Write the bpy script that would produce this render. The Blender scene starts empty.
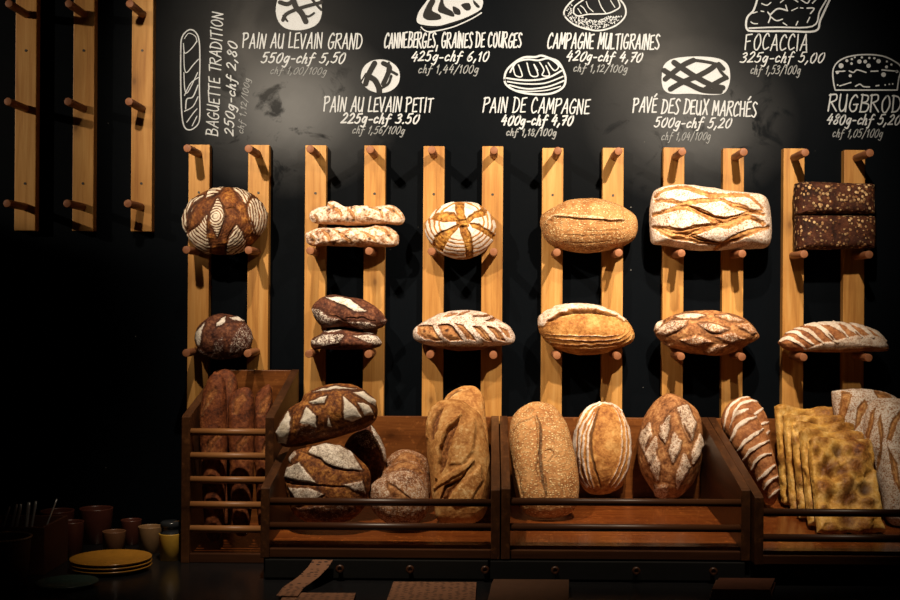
import bpy, bmesh, math, random
import numpy as np
from mathutils import Matrix, Vector

random.seed(7)
R = math.radians
F_PX = 1259.0            # focal length in pixels (900 px wide frame)
VX, VY = 490.0, 300.0    # principal point of the photograph
ROLL = R(0.4)
ZC = 1.58                # lens height
D = 3.40                 # front of the peg rails
WALL = 3.43
scene = bpy.context.scene
col = scene.collection

# ------------------------------------------------------------------ helpers
def unroll(px, py):
    px = np.asarray(px, float); py = np.asarray(py, float)
    dx, dy = px - VX, py - VY
    c, s = math.cos(ROLL), math.sin(ROLL)
    return dx * c + dy * s, -dx * s + dy * c
def P(px, py, d):
    X, Y = unroll(px, py)
    return Vector((float(X) * d / F_PX, d, ZC - float(Y) * d / F_PX))
def project(V):
    X = V[:, 0] * F_PX / V[:, 1]; Y = (ZC - V[:, 2]) * F_PX / V[:, 1]
    c, s = math.cos(ROLL), math.sin(ROLL)
    return VX + X * c - Y * s, VY + X * s + Y * c

def tag(o, label=None, cat=None, group=None, kind=None):
    if label: o['label'] = label
    if cat: o['category'] = cat
    if group: o['group'] = group
    if kind: o['kind'] = kind
    return o
def empty(name, loc):
    o = bpy.data.objects.new(name, None); o.location = loc
    o.empty_display_size = 0.05
    col.objects.link(o); return o
def link(name, me, mat, parent=None, loc=None, smooth=False):
    o = bpy.data.objects.new(name, me); col.objects.link(o)
    if mat: me.materials.append(mat)
    if smooth:
        me.polygons.foreach_set('use_smooth', [True] * len(me.polygons))
    if parent: o.parent = parent
    if loc is not None: o.location = loc
    return o
def from_bm(name, bm, mat, parent=None, loc=None, smooth=False):
    bmesh.ops.recalc_face_normals(bm, faces=bm.faces)
    me = bpy.data.meshes.new(name); bm.to_mesh(me); bm.free()
    return link(name, me, mat, parent, loc, smooth)
def bm_box(bm, lo, hi, bev=0.0):
    r = bmesh.ops.create_cube(bm, size=1.0)
    vs = r['verts']
    for v in vs:
        v.co = Vector([lo[k] + (v.co[k] + .5) * (hi[k] - lo[k]) for k in range(3)])
    if bev:
        es = list({e for v in vs for e in v.link_edges})
        bmesh.ops.bevel(bm, geom=es, offset=bev, segments=2, affect='EDGES', profile=.6)
def bm_prism(bm, pts, x0, x1, bev=0.0):          # polygon in (y,z), extruded along x
    a = [bm.verts.new((x0, y, z)) for y, z in pts]
    b = [bm.verts.new((x1, y, z)) for y, z in pts]
    n = len(pts)
    fs = [bm.faces.new(a), bm.faces.new(b[::-1])]
    for i in range(n):
        fs.append(bm.faces.new((a[i], b[i], b[(i + 1) % n], a[(i + 1) % n])))
    if bev:
        es = list({e for f in fs for e in f.edges})
        bmesh.ops.bevel(bm, geom=es, offset=bev, segments=2, affect='EDGES', profile=.6)
def bm_cyl(bm, a, b, r, seg=20, bev=0.0, r2=None):
    a = Vector(a); b = Vector(b); d = b - a
    m = Matrix.Translation((a + b) / 2) @ d.to_track_quat('Z', 'Y').to_matrix().to_4x4()
    res = bmesh.ops.create_cone(bm, cap_ends=True, segments=seg, radius1=r, radius2=r if r2 is None else r2,
                                depth=d.length, matrix=m)
    if bev:
        vs = set(res['verts'])
        es = [e for v in vs for e in v.link_edges if any(len(f.verts) > 4 for f in e.link_faces)]
        bmesh.ops.bevel(bm, geom=list(set(es)), offset=bev, segments=2, affect='EDGES', profile=.5)
def bm_lathe(bm, prof, seg=40, sx=1.0, sy=1.0):
    rings = []
    for r, z in prof:
        if r < 1e-6:
            rings.append([bm.verts.new((0, 0, z))])
        else:
            rings.append([bm.verts.new((sx * r * math.cos(2 * math.pi * k / seg), sy * r * math.sin(2 * math.pi * k / seg), z)) for k in range(seg)])
    for A, B in zip(rings, rings[1:]):
        for k in range(seg):
            k2 = (k + 1) % seg
            if len(A) == 1 and len(B) == 1: continue
            if len(A) == 1: bm.faces.new((A[0], B[k2], B[k]))
            elif len(B) == 1: bm.faces.new((A[k], A[k2], B[0]))
            else: bm.faces.new((A[k], A[k2], B[k2], B[k]))

# ------------------------------------------------------------------ materials
def nt(name):
    m = bpy.data.materials.new(name); m.use_nodes = True
    t = m.node_tree; t.nodes.clear()
    out = t.nodes.new('ShaderNodeOutputMaterial'); bs = t.nodes.new('ShaderNodeBsdfPrincipled')
    t.links.new(bs.outputs[0], out.inputs[0])
    return m, t, bs
def N(t, typ, **kw):
    n = t.nodes.new(typ)
    for k, v in kw.items():
        if k in n.inputs.keys() if hasattr(n.inputs, 'keys') else False: n.inputs[k].default_value = v
        else: setattr(n, k, v)
    return n
def noise(t, vec, scale, detail=4, rough=.55, dist=0.0):
    n = t.nodes.new('ShaderNodeTexNoise')
    n.inputs['Scale'].default_value = scale; n.inputs['Detail'].default_value = detail
    n.inputs['Roughness'].default_value = rough; n.inputs['Distortion'].default_value = dist
    t.links.new(vec, n.inputs['Vector']); return n.outputs['Fac']
def ramp(t, fac, stops, mode='LINEAR'):
    n = t.nodes.new('ShaderNodeValToRGB'); n.color_ramp.interpolation = mode
    e = n.color_ramp.elements
    while len(e) < len(stops): e.new(.5)
    for i, (p, c) in enumerate(stops):
        e[i].position = p; e[i].color = (c, c, c, 1) if not isinstance(c, tuple) else (*c, 1)
    t.links.new(fac, n.inputs[0]); return n.outputs[0]
def mix(t, fac, a, b, blend='MIX'):
    n = t.nodes.new('ShaderNodeMix'); n.data_type = 'RGBA'; n.blend_type = blend
    for sock, v in ((n.inputs[0], fac), (n.inputs[6], a), (n.inputs[7], b)):
        if isinstance(v, (int, float)): sock.default_value = v
        elif isinstance(v, tuple): sock.default_value = (*v, 1)
        else: t.links.new(v, sock)
    return n.outputs[2]
def math_(t, op, a, b=0.0, c=0.0, clamp=False):
    n = t.nodes.new('ShaderNodeMath'); n.operation = op; n.use_clamp = clamp
    for s, v in zip(n.inputs, (a, b, c)):
        if isinstance(v, (int, float)): s.default_value = v
        else: t.links.new(v, s)
    return n.outputs[0]
def mapped(t, scale=(1, 1, 1), rnd=False, coord='Object'):
    tc = t.nodes.new('ShaderNodeTexCoord'); v = tc.outputs[coord]
    if rnd:
        oi = t.nodes.new('ShaderNodeObjectInfo')
        cmb = t.nodes.new('ShaderNodeCombineXYZ')
        for k, mul in enumerate((7.3, 3.1, 11.7)):
            t.links.new(math_(t, 'MULTIPLY', oi.outputs['Random'], mul), cmb.inputs[k])
        ad = t.nodes.new('ShaderNodeVectorMath'); ad.operation = 'ADD'
        t.links.new(v, ad.inputs[0]); t.links.new(cmb.outputs[0], ad.inputs[1]); v = ad.outputs[0]
    mp = t.nodes.new('ShaderNodeMapping'); mp.inputs['Scale'].default_value = scale
    t.links.new(v, mp.inputs[0]); return mp.outputs[0]
def bump(t, bs, h, strength=.3, dist=.002):
    b = t.nodes.new('ShaderNodeBump'); b.inputs['Strength'].default_value = strength
    b.inputs['Distance'].default_value = dist
    t.links.new(h, b.inputs['Height']); t.links.new(b.outputs[0], bs.inputs['Normal'])
def setc(t, bs, c, rough=.6, spec=.3):
    if isinstance(c, tuple): bs.inputs['Base Color'].default_value = (*c, 1)
    else: t.links.new(c, bs.inputs['Base Color'])
    if isinstance(rough, (int, float)): bs.inputs['Roughness'].default_value = rough
    else: t.links.new(rough, bs.inputs['Roughness'])
    bs.inputs['Specular IOR Level'].default_value = spec

def wood_mat(name, dark, mid, light, axis=2, rough=.55, knots=True, spec=.3, worn=0.0):
    m, t, bs = nt(name)
    s = [1, 1, 1]; s[axis] = .06
    v = mapped(t, tuple(s), True)
    g1 = noise(t, v, 120, 5, .6, .6); g2 = noise(t, v, 22, 3, .5, 1.5)
    c = ramp(t, math_(t, 'ADD', math_(t, 'MULTIPLY', g1, .45), math_(t, 'MULTIPLY', g2, .55)),
             [(.3, dark), (.5, mid), (.72, light)])
    if knots:
        s2 = [1, 1, 1]; s2[axis] = .55
        v2 = mapped(t, tuple(s2), True)
        sx_ = t.nodes.new('ShaderNodeSeparateXYZ'); t.links.new(v2, sx_.inputs[0])
        cx_ = t.nodes.new('ShaderNodeCombineXYZ')
        t.links.new(sx_.outputs[0 if axis == 2 else 2], cx_.inputs[0]); t.links.new(sx_.outputs[axis], cx_.inputs[1])
        vo = t.nodes.new('ShaderNodeTexVoronoi'); vo.voronoi_dimensions = '2D'; vo.inputs['Scale'].default_value = 11
        t.links.new(cx_.outputs[0], vo.inputs['Vector'])
        sp = t.nodes.new('ShaderNodeSeparateColor'); t.links.new(vo.outputs['Color'], sp.inputs[0])
        pick = ramp(t, sp.outputs[0], [(.70, 0.0), (.74, 1.0)])
        k = ramp(t, vo.outputs['Distance'], [(.03, 1.0), (.08, .5), (.24, 0.0)])
        c = mix(t, math_(t, 'MULTIPLY', math_(t, 'MULTIPLY', pick, k), .75), c, tuple(x * .3 for x in dark))
    big = noise(t, mapped(t, (1, 1, 1), True), 4, 2)
    c = mix(t, ramp(t, big, [(.35, 0.0), (.7, .45)]), c, dark)
    if worn:
        w = noise(t, mapped(t, (1, 1, 1), True), 55, 6, .7)
        c = mix(t, math_(t, 'MULTIPLY', ramp(t, w, [(.56, 0.0), (.66, 1.0)]), worn), c, tuple(min(1, x * 2.2) for x in light))
    setc(t, bs, c, rough, spec); bump(t, bs, g1, .25, .001)
    return m
M = {}
M['pine'] = wood_mat('pine', (.27, .105, .020), (.50, .25, .063), (.65, .375, .125), 2, .5)
M['peg'] = wood_mat('peg_wood', (.16, .055, .022), (.26, .10, .042), (.37, .165, .075), 1, .55, False)
M['crate'] = wood_mat('crate_wood', (.028, .010, .004), (.058, .021, .007), (.11, .042, .014), 1, .4, True, .35, .3)
M['crate_x'] = wood_mat('crate_wood_lengthwise', (.07, .02, .005), (.15, .048, .011), (.24, .088, .023), 0, .3, True, .4, .25)
M['rail'] = wood_mat('crate_dowel_wood', (.03, .010, .004), (.055, .019, .007), (.085, .032, .011), 0, .4, False, .4)
M['rung'] = wood_mat('pale_dowel_wood', (.18, .07, .022), (.27, .115, .038), (.36, .17, .062), 0, .45, False, .35)
def plain(name, c, rough=.5, spec=.4, metal=0.0, var=.25, scale=60):
    m, t, bs = nt(name)
    n = noise(t, mapped(t), scale, 4)
    setc(t, bs, mix(t, n, tuple(x * (1 - var) for x in c), tuple(min(1, x * (1 + var)) for x in c)), rough, spec)
    bs.inputs['Metallic'].default_value = metal
    return m
M['crate_floor'] = wood_mat('crate_floor_wood', (.065, .015, .004), (.17, .042, .008), (.30, .095, .018), 0, .26, True, .6, .3)
M['screw'] = plain('screw_steel', (.05, .045, .04), .45, .4, .3)
M['counter'] = plain('black_counter', (.008, .008, .009), .22, .35, 0, .3)
M['counter_body'] = plain('black_cabinet', (.008, .008, .008), .6, .2)
M['floor'] = plain('dark_floor', (.03, .025, .02), .7, .2)
M['cardboard'] = plain('brown_paper', (.075, .036, .02), .8, .2)
M['brown_box'] = plain('brown_box', (.075, .026, .014), .7, .2)
M['terracotta'] = plain('terracotta_glaze', (.09, .026, .017), .35, .4)
M['tan_cup'] = plain('tan_glaze', (.26, .15, .07), .4, .4)
M['umber_cup'] = plain('umber_glaze', (.17, .075, .035), .4, .4)
M['yellow_cup'] = plain('yellow_glaze', (.52, .30, .04), .4, .4)
M['ochre'] = plain('ochre_glaze', (.42, .19, .025), .22, .5)
M['green_plate'] = plain('dark_green_glaze', (.03, .05, .042), .25, .5)
M['steel'] = plain('cutlery_steel', (.75, .75, .75), .3, .6, .5, .05)
M['lid'] = plain('dark_glass_lid', (.02, .022, .025), .2, .5)
M['cup_rim'] = plain('paper_rim', (.50, .36, .24), .6, .3)

def paper_mat():
    m, t, bs = nt('printed_bag_paper')
    v = mapped(t, (1, 1, 1))
    vo = t.nodes.new('ShaderNodeTexVoronoi'); vo.inputs['Scale'].default_value = 1; vo.inputs['Randomness'].default_value = .45
    t.links.new(mapped(t, (62, 125, 62)), vo.inputs['Vector'])
    dots = ramp(t, vo.outputs['Distance'], [(.26, 1.0), (.34, 0.0)])
    n = noise(t, v, 40, 3)
    c = mix(t, n, (.15, .068, .036), (.21, .10, .055))
    setc(t, bs, mix(t, dots, c, (.045, .022, .014)), .8, .2); return m
M['bag'] = paper_mat()

def wall_mat():
    m, t, bs = nt('chalkboard')
    v = mapped(t)
    n1 = noise(t, v, 260, 3); n2 = noise(t, v, 3.5, 5, .62, .6)
    base = mix(t, n1, (.0018, .0026, .0038), (.0036, .0048, .0066))
    # wiped chalk residue with spotlight glow painted in, two patches above the rails (wall-local metres, x across, z up)
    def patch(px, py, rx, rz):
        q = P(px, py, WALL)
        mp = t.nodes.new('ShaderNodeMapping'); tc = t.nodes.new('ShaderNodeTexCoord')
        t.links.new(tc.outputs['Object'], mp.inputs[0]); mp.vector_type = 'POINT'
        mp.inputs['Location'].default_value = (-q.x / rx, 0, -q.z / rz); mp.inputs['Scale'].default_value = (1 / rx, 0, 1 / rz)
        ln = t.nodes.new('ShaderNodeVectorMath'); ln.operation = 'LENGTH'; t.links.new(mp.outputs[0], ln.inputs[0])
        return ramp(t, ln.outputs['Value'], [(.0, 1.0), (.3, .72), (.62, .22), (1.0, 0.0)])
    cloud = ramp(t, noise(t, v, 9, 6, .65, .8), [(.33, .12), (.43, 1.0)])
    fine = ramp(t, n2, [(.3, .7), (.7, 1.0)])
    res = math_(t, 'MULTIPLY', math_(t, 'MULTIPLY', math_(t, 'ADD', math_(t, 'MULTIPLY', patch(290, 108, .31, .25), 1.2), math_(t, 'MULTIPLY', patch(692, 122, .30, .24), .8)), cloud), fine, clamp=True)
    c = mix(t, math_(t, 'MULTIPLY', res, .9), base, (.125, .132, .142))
    vo = t.nodes.new('ShaderNodeTexVoronoi'); vo.inputs['Scale'].default_value = 26
    t.links.new(v, vo.inputs['Vector'])
    sp = t.nodes.new('ShaderNodeSeparateColor'); t.links.new(vo.outputs['Color'], sp.inputs[0])
    dots = math_(t, 'MULTIPLY', ramp(t, vo.outputs['Distance'], [(.03, 1.0), (.05, 0.0)]), ramp(t, sp.outputs[0], [(.86, 0.0), (.88, 1.0)]))
    c = mix(t, math_(t, 'MULTIPLY', dots, .5), c, (.4, .4, .38))
    setc(t, bs, c, ramp(t, n2, [(.3, .30), (.7, .42)]), .03)
    bump(t, bs, n1, .12, .001); return m
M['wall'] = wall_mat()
def chalk_mat(name, lo, hi):
    m, t, bs = nt(name)
    n = noise(t, mapped(t), 420, 4, .7)
    setc(t, bs, ramp(t, n, [(.3, lo), (.55, hi)]), .85, .1); return m
M['chalk'] = chalk_mat('chalk_white', (.32, .345, .38), (.46, .495, .54))
M['chalk_thin'] = chalk_mat('chalk_faint', (.07, .075, .08), (.26, .28, .30))
M['board_black'] = plain('chalkboard_gap', (.0045, .0048, .0053), .6, .2)

def bread_mat(name, crust, score, flour=(.80, .74, .66), dark=(.035, .014, .008), speck=.5, patch=.35,
              fscale=330, rough=.72, seeds=None, bumpk=.9, lumps=0):
    m, t, bs = nt(name)
    v = mapped(t)
    at = t.nodes.new('ShaderNodeAttribute'); at.attribute_name = 'pat'
    sp = t.nodes.new('ShaderNodeSeparateColor'); t.links.new(at.outputs['Color'], sp.inputs[0])
    fl, sc, dk = sp.outputs[0], sp.outputs[1], sp.outputs[2]
    nb = noise(t, v, 38, 5, .6); nm = noise(t, v, 130, 5, .65); nf = noise(t, v, fscale, 3, .6)
    nl = noise(t, v, 13, 3, .5)
    mixn = math_(t, 'ADD', math_(t, 'MULTIPLY', nb, .4), math_(t, 'ADD', math_(t, 'MULTIPLY', nm, .35), math_(t, 'MULTIPLY', nl, .25)))
    cr = ramp(t, mixn, [(.40, crust[0]), (.50, crust[1]), (.60, crust[2])])
    so = ramp(t, math_(t, 'ADD', math_(t, 'MULTIPLY', nb, .45), math_(t, 'MULTIPLY', nm, .55)), [(.38, score[0]), (.5, score[1]), (.61, score[2])])
    c = mix(t, sc, cr, so)
    h = math_(t, 'ADD', math_(t, 'MULTIPLY', nm, .7), math_(t, 'MULTIPLY', nf, .3))
    if seeds:
        vo = t.nodes.new('ShaderNodeTexVoronoi'); vo.inputs['Scale'].default_value = seeds['scale']
        t.links.new(mapped(t, seeds.get('stretch', (1, 1, 1))), vo.inputs['Vector'])
        s2 = t.nodes.new('ShaderNodeSeparateColor'); t.links.new(vo.outputs['Color'], s2.inputs[0])
        r0 = seeds.get('r', .35)
        sm = math_(t, 'MULTIPLY', ramp(t, vo.outputs['Distance'], [(r0, 1.0), (r0 + .1, 0.0)]),
                   ramp(t, s2.outputs[1], [(seeds['thr'], 0.0), (seeds['thr'] + .03, 1.0)]))
        if seeds.get('clump'):
            sm = math_(t, 'MULTIPLY', sm, ramp(t, noise(t, v, 22, 2), [(.36, 0.0), (.52, 1.0)]))
        c = mix(t, sm, c, mix(t, s2.outputs[0], seeds['a'], seeds['b']))
        h = math_(t, 'ADD', h, math_(t, 'MULTIPLY', sm, 1.2))
    ctr = lambda n_: math_(t, 'SUBTRACT', n_, .5)
    f = math_(t, 'ADD', math_(t, 'MULTIPLY', fl, .66), math_(t, 'ADD', math_(t, 'MULTIPLY', ctr(nf), speck * 4.2), math_(t, 'MULTIPLY', ctr(nm), patch * 3.4)))
    f = math_(t, 'ADD', f, math_(t, 'MULTIPLY', ctr(nb), patch * 1.6))
    gate = ramp(t, fl, [(.03, 0.0), (.18, 1.0)])
    f = math_(t, 'MULTIPLY', ramp(t, f, [(.36, 0.0), (.64, .93)]), gate)
    flour = mix(t, ramp(t, nb, [(.36, .0), (.64, 1.0)]), tuple(x * y for x, y in zip(flour, (.74, .69, .62))), flour)
    c = mix(t, f, c, flour)
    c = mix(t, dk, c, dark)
    setc(t, bs, c, rough, .22)
    bump(t, bs, h, bumpk, .0025)
    return m
B = {}
brown = ((.05, .014, .006), (.13, .04, .013), (.28, .105, .03))
brownS = ((.075, .02, .008), (.22, .075, .018), (.46, .20, .05))
B['levain'] = bread_mat('levain_crust', brown, ((.07, .018, .006), (.26, .085, .017), (.52, .235, .052)), (.88, .79, .64), speck=.10, patch=.12)
B['heap'] = bread_mat('heap_crust', brown, ((.045, .012, .005), (.19, .06, .014), (.44, .19, .045)), (.92, .86, .76), speck=.14, patch=.14)
B['dark'] = bread_mat('dark_crust', ((.03, .010, .007), (.075, .024, .015), (.15, .055, .03)), ((.03, .010, .007), (.10, .032, .017), (.24, .095, .045)), (.88, .82, .74), speck=.30, patch=.2)
B['cranberry'] = bread_mat('cranberry_crust', ((.20, .07, .025), (.46, .225, .095), (.66, .41, .22)), ((.30, .11, .035), (.52, .26, .10), (.68, .42, .19)), (.92, .81, .71), speck=.12, patch=.36)
B['star'] = bread_mat('star_crust', ((.26, .10, .025), (.44, .19, .045), (.58, .30, .085)), ((.12, .035, .008), (.40, .165, .028), (.62, .34, .08)), (.90, .84, .78), speck=.08, patch=.1)
B['sesame'] = bread_mat('seeded_crust', ((.26, .10, .03), (.42, .20, .07), (.56, .30, .12)), ((.26, .10, .03), (.42, .19, .06), (.54, .28, .10)), (.84, .64, .40), speck=.2, patch=.3, bumpk=1.0,
    seeds=dict(scale=185, thr=.22, r=.36, a=(.56, .32, .13), b=(.80, .57, .29), stretch=(.75, 1, 1.25)))
B['pave'] = bread_mat('pave_crust', ((.26, .10, .035), (.42, .19, .07), (.56, .30, .13)), ((.24, .08, .022), (.50, .225, .07), (.68, .39, .16)), (.86, .79, .72), speck=.30, patch=.12, fscale=260)
B['rye'] = bread_mat('rye_crust', ((.018, .006, .004), (.055, .016, .008), (.12, .04, .018)), ((.05, .018, .01), (.1, .035, .018), (.16, .06, .03)), (.4, .25, .13), bumpk=1.4,
    seeds=dict(scale=108, thr=.30, r=.40, a=(.26, .10, .035), b=(.80, .54, .27), clump=True))
B['walnut'] = bread_mat('walnut_crust', ((.08, .025, .012), (.20, .07, .028), (.33, .135, .055)), ((.10, .033, .012), (.36, .15, .05), (.58, .31, .125)), (.83, .74, .67), speck=.26, patch=.14)
B['golden'] = bread_mat('golden_crust', ((.22, .075, .018), (.44, .195, .05), (.62, .34, .115)), ((.32, .12, .03), (.54, .26, .08), (.70, .42, .16)), (.86, .77, .70), speck=.14, patch=.16)
B['diamond'] = bread_mat('diamond_crust', ((.08, .026, .010), (.28, .11, .04), (.50, .25, .10)), ((.12, .04, .013), (.36, .15, .05), (.58, .31, .125)), (.78, .67, .56), speck=.30, patch=.2)
B['batard'] = bread_mat('batard_crust', ((.16, .05, .018), (.34, .13, .045), (.52, .245, .10)), ((.16, .05, .018), (.34, .13, .045), (.50, .235, .09)), (.86, .76, .66), speck=.18, patch=.14)
B['ciabatta'] = bread_mat('pale_long_crust', ((.28, .105, .025), (.48, .225, .065), (.64, .37, .14)), ((.08, .024, .007), (.22, .08, .022), (.42, .18, .055)), (.80, .57, .29), speck=.2, patch=.34)
B['baguette'] = bread_mat('baguette_crust', ((.05, .013, .005), (.16, .042, .013), (.30, .10, .03)), ((.08, .022, .007), (.26, .085, .024), (.46, .19, .055)), (.6, .38, .2), speck=.3, patch=.3)
B['focaccia'] = bread_mat('focaccia_crust', ((.50, .23, .038), (.72, .41, .095), (.86, .60, .23)), ((.08, .02, .006), (.24, .07, .013), (.44, .17, .03)), (.92, .74, .40), speck=.15, patch=.4, bumpk=1.2, rough=.42)

# ------------------------------------------------------------------ setting
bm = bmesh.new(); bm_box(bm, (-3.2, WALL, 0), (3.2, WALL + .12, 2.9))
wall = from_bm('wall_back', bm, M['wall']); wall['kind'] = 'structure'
bm = bmesh.new(); bm_box(bm, (-3.2, -.6, -.1), (3.2, WALL + .12, 0))
fl = from_bm('floor', bm, M['floor']); fl['kind'] = 'structure'

# ------------------------------------------------------------------ chalk writing and drawings on the wall
S_ = 's'
G = {
 'A': (.66, [[(0, 0), (.42, 1), (.6, 0)], [(.1, .34), (.56, .36)]]),
 'B': (.66, [[(.04, 0), (.1, 1)], [S_, (0, .98), (.5, .92), (.48, .62), (.1, .53)], [S_, (.08, .53), (.62, .42), (.5, .05), (0, 0)]]),
 'C': (.62, [[S_, (.6, .82), (.45, 1), (.18, .78), (.05, .35), (.2, .02), (.58, .14)]]),
 'D': (.68, [[(.05, 0), (.1, 1)], [S_, (0, .98), (.45, .9), (.64, .5), (.4, .08), (0, 0)]]),
 'E': (.52, [[(.52, 1), (.08, .95), (.02, .03), (.5, .05)], [(.05, .5), (.42, .54)]]),
 'F': (.58, [[(.6, 1), (.08, .94), (0, 0)], [(.05, .5), (.44, .56)]]),
 'G': (.68, [[S_, (.6, .86), (.44, 1), (.15, .72), (.04, .3), (.22, .02), (.52, .1), (.6, .42)], [(.34, .42), (.68, .45)]]),
 'H': (.62, [[(.05, 0), (.08, 1)], [(.52, 0), (.58, 1)], [(.05, .48), (.56, .52)]]),
 'I': (.2, [[(.06, 0), (.12, 1)]]),
 'L': (.48, [[(.08, 1), (.02, .03), (.46, .06)]]),
 'M': (.76, [[(0, 0), (.13, 1), (.36, .28), (.64, 1), (.72, 0)]]),
 'N': (.62, [[(0, 0), (.08, 1), (.48, .02), (.58, 1)]]),
 'O': (.68, [[S_, (.32, 1), (.06, .62), (.12, .1), (.38, 0), (.62, .45), (.5, .95), (.3, 1)]]),
 'P': (.58, [[(0, 0), (.08, 1)], [S_, (-.02, .94), (.48, .99), (.54, .68), (.04, .48)]]),
 'R': (.64, [[(0, 0), (.08, 1)], [S_, (-.02, .95), (.5, .99), (.52, .68), (.05, .5)], [(.18, .52), (.62, 0)]]),
 'S': (.56, [[S_, (.55, .88), (.32, 1), (.1, .78), (.3, .53), (.5, .26), (.3, 0), (0, .1)]]),
 'T': (.56, [[(-.02, .95), (.58, 1)], [(.3, .98), (.26, 0)]]),
 'U': (.62, [[S_, (.06, 1), (.02, .35), (.18, .02), (.44, .16), (.55, .6)], [(.56, 1), (.52, 0)]]),
 'V': (.58, [[(0, 1), (.24, 0), (.58, 1)]]),
 'X': (.58, [[(0, 1), (.56, 0)], [(.55, 1), (0, 0)]]),
 ' ': (.3, []),
 'c': (.5, [[S_, (.42, .5), (.28, .62), (.06, .38), (.14, .03), (.46, .14)]]),
 'h': (.46, [[(.1, 1), (0, 0)], [S_, (.03, .35), (.26, .6), (.34, .42), (.32, 0), (.44, .05)]]),
 'f': (.5, [[S_, (.5, .92), (.34, 1), (.22, .7), (.14, -.2), (-.02, -.3)], [(.02, .5), (.5, .54)]]),
 'g': (.54, [[S_, (.44, .5), (.22, .62), (.03, .3), (.2, .05), (.42, .4)], [S_, (.46, .6), (.42, 0), (.3, -.38), (.02, -.3)]]),
 '0': (.6, [[S_, (.34, 1), (.06, .6), (.1, .08), (.34, 0), (.54, .4), (.5, .9), (.32, 1)]]),
 '1': (.34, [[(.05, .72), (.24, 1), (.18, 0)]]),
 '2': (.58, [[S_, (.06, .78), (.3, 1), (.48, .72), (.2, .25), (0, .02)], [(0, .02), (.52, .06)]]),
 '3': (.56, [[S_, (.08, .86), (.34, 1), (.46, .76), (.2, .54)], [S_, (.2, .54), (.5, .4), (.36, .05), (0, .06)]]),
 '4': (.6, [[(.32, 1), (.02, .36), (.54, .4)], [(.46, .72), (.36, -.02)]]),
 '5': (.58, [[(.56, 1), (.18, .96), (.1, .56)], [S_, (.1, .56), (.42, .6), (.46, .2), (.24, 0), (0, .1)]]),
 '6': (.56, [[S_, (.44, 1), (.16, .66), (.04, .22), (.24, 0), (.48, .24), (.32, .5), (.08, .3)]]),
 '7': (.54, [[(.02, .94), (.54, 1), (.2, 0)], [(.14, .5), (.48, .54)]]),
 '8': (.58, [[S_, (.48, .86), (.3, 1), (.12, .78), (.32, .52), (.48, .22), (.26, 0), (.06, .22), (.3, .52), (.5, .8), (.44, .92)]]),
 '9': (.56, [[S_, (.48, .8), (.26, 1), (.08, .7), (.24, .46), (.48, .76), (.4, .3), (.2, 0)]]),
 ',': (.26, [[(.16, .14), (.02, -.22)]]),
 '.': (.24, [[(.08, .03), (.14, .07)]]),
 '-': (.42, [[(.04, .36), (.36, .38)]]),
 '/': (.5, [[(0, -.2), (.46, 1.1)]]),
}
G['É'] = (G['E'][0], G['E'][1] + [[(.18, 1.12), (.42, 1.32)]])
def catmull(pts, n=6, closed=False):
    pts = [Vector((p[0], p[1])) for p in pts]; out = []
    m = len(pts); rng = range(m if closed else m - 1)
    for i in rng:
        if closed: p0, p1, p2, p3 = (pts[(i + k - 1) % m] for k in range(4))
        else: p0, p1, p2, p3 = pts[max(i - 1, 0)], pts[i], pts[i + 1], pts[min(i + 2, m - 1)]
        for k in range(n):
            u = k / n
            out.append(.5 * ((2 * p1) + (p2 - p0) * u + (2 * p0 - 5 * p1 + 4 * p2 - p3) * u * u + (3 * p1 - p0 - 3 * p2 + p3) * u ** 3))
    if not closed: out.append(pts[-1])
    return [(p.x, p.y) for p in out]
LIFT = .0012
STROKE = [0]
def ribbon(bm, pts, w, lift=LIFT, closed=False):
    """one brush stroke: pts and w in photo pixels, laid on the wall face; split at sharp corners"""
    q = [P(x, y, WALL) for x, y in pts]; r = w * .5 * WALL / F_PX
    q = [Vector((a.x, a.z)) for a in q]
    if closed: q.append(q[0].copy())
    p = [q[0]]
    for a in q[1:]:
        if (a - p[-1]).length > r * .15: p.append(a)
    if len(p) == 1: p.append(p[0] + Vector((r * .05, 0)))
    runs = [[p[0]]]
    for i in range(1, len(p)):
        runs[-1].append(p[i])
        if i < len(p) - 1 and (p[i] - p[i - 1]).angle(p[i + 1] - p[i]) > 1.0: runs.append([p[i]])
    for run in runs:
        STROKE[0] += 1; y = WALL - lift - (STROKE[0] % 12) * .00003
        n = len(run); L = []; Rr = []
        for i, a in enumerate(run):
            d = (run[min(i + 1, n - 1)] - run[max(i - 1, 0)]).normalized(); nn = Vector((-d.y, d.x)) * r
            L.append(a + nn); Rr.append(a - nn)
        def cap(c, d):      # points sweeping from left to right around the end in direction d
            base = math.atan2(d.y, d.x); return [c + Vector((math.cos(base + t), math.sin(base + t))) * r for t in (1.05, .52, 0, -.52, -1.05)]
        d1 = (run[-1] - run[-2]).normalized(); d0 = (run[0] - run[1]).normalized()
        mk = lambda v: bm.verts.new((v.x, y, v.y))
        vl = [mk(v) for v in L]; vr = [mk(v) for v in Rr]
        for i in range(n - 1): bm.faces.new((vl[i], vl[i + 1], vr[i + 1], vr[i]))
        bm.faces.new([vl[-1]] + [mk(v) for v in cap(run[-1], d1)] + [vr[-1]])
        bm.faces.new([vr[0]] + [mk(v) for v in cap(run[0], d0)] + [vl[0]])
def fill(bm, pts, lift=LIFT):
    q = [P(x, y, WALL) for x, y in pts]
    vs = [bm.verts.new((a.x, WALL - lift, a.z)) for a in q]
    es = [bm.edges.new((vs[i], vs[(i + 1) % len(vs)])) for i in range(len(vs))]
    bmesh.ops.triangle_fill(bm, use_beauty=True, edges=es)
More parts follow.
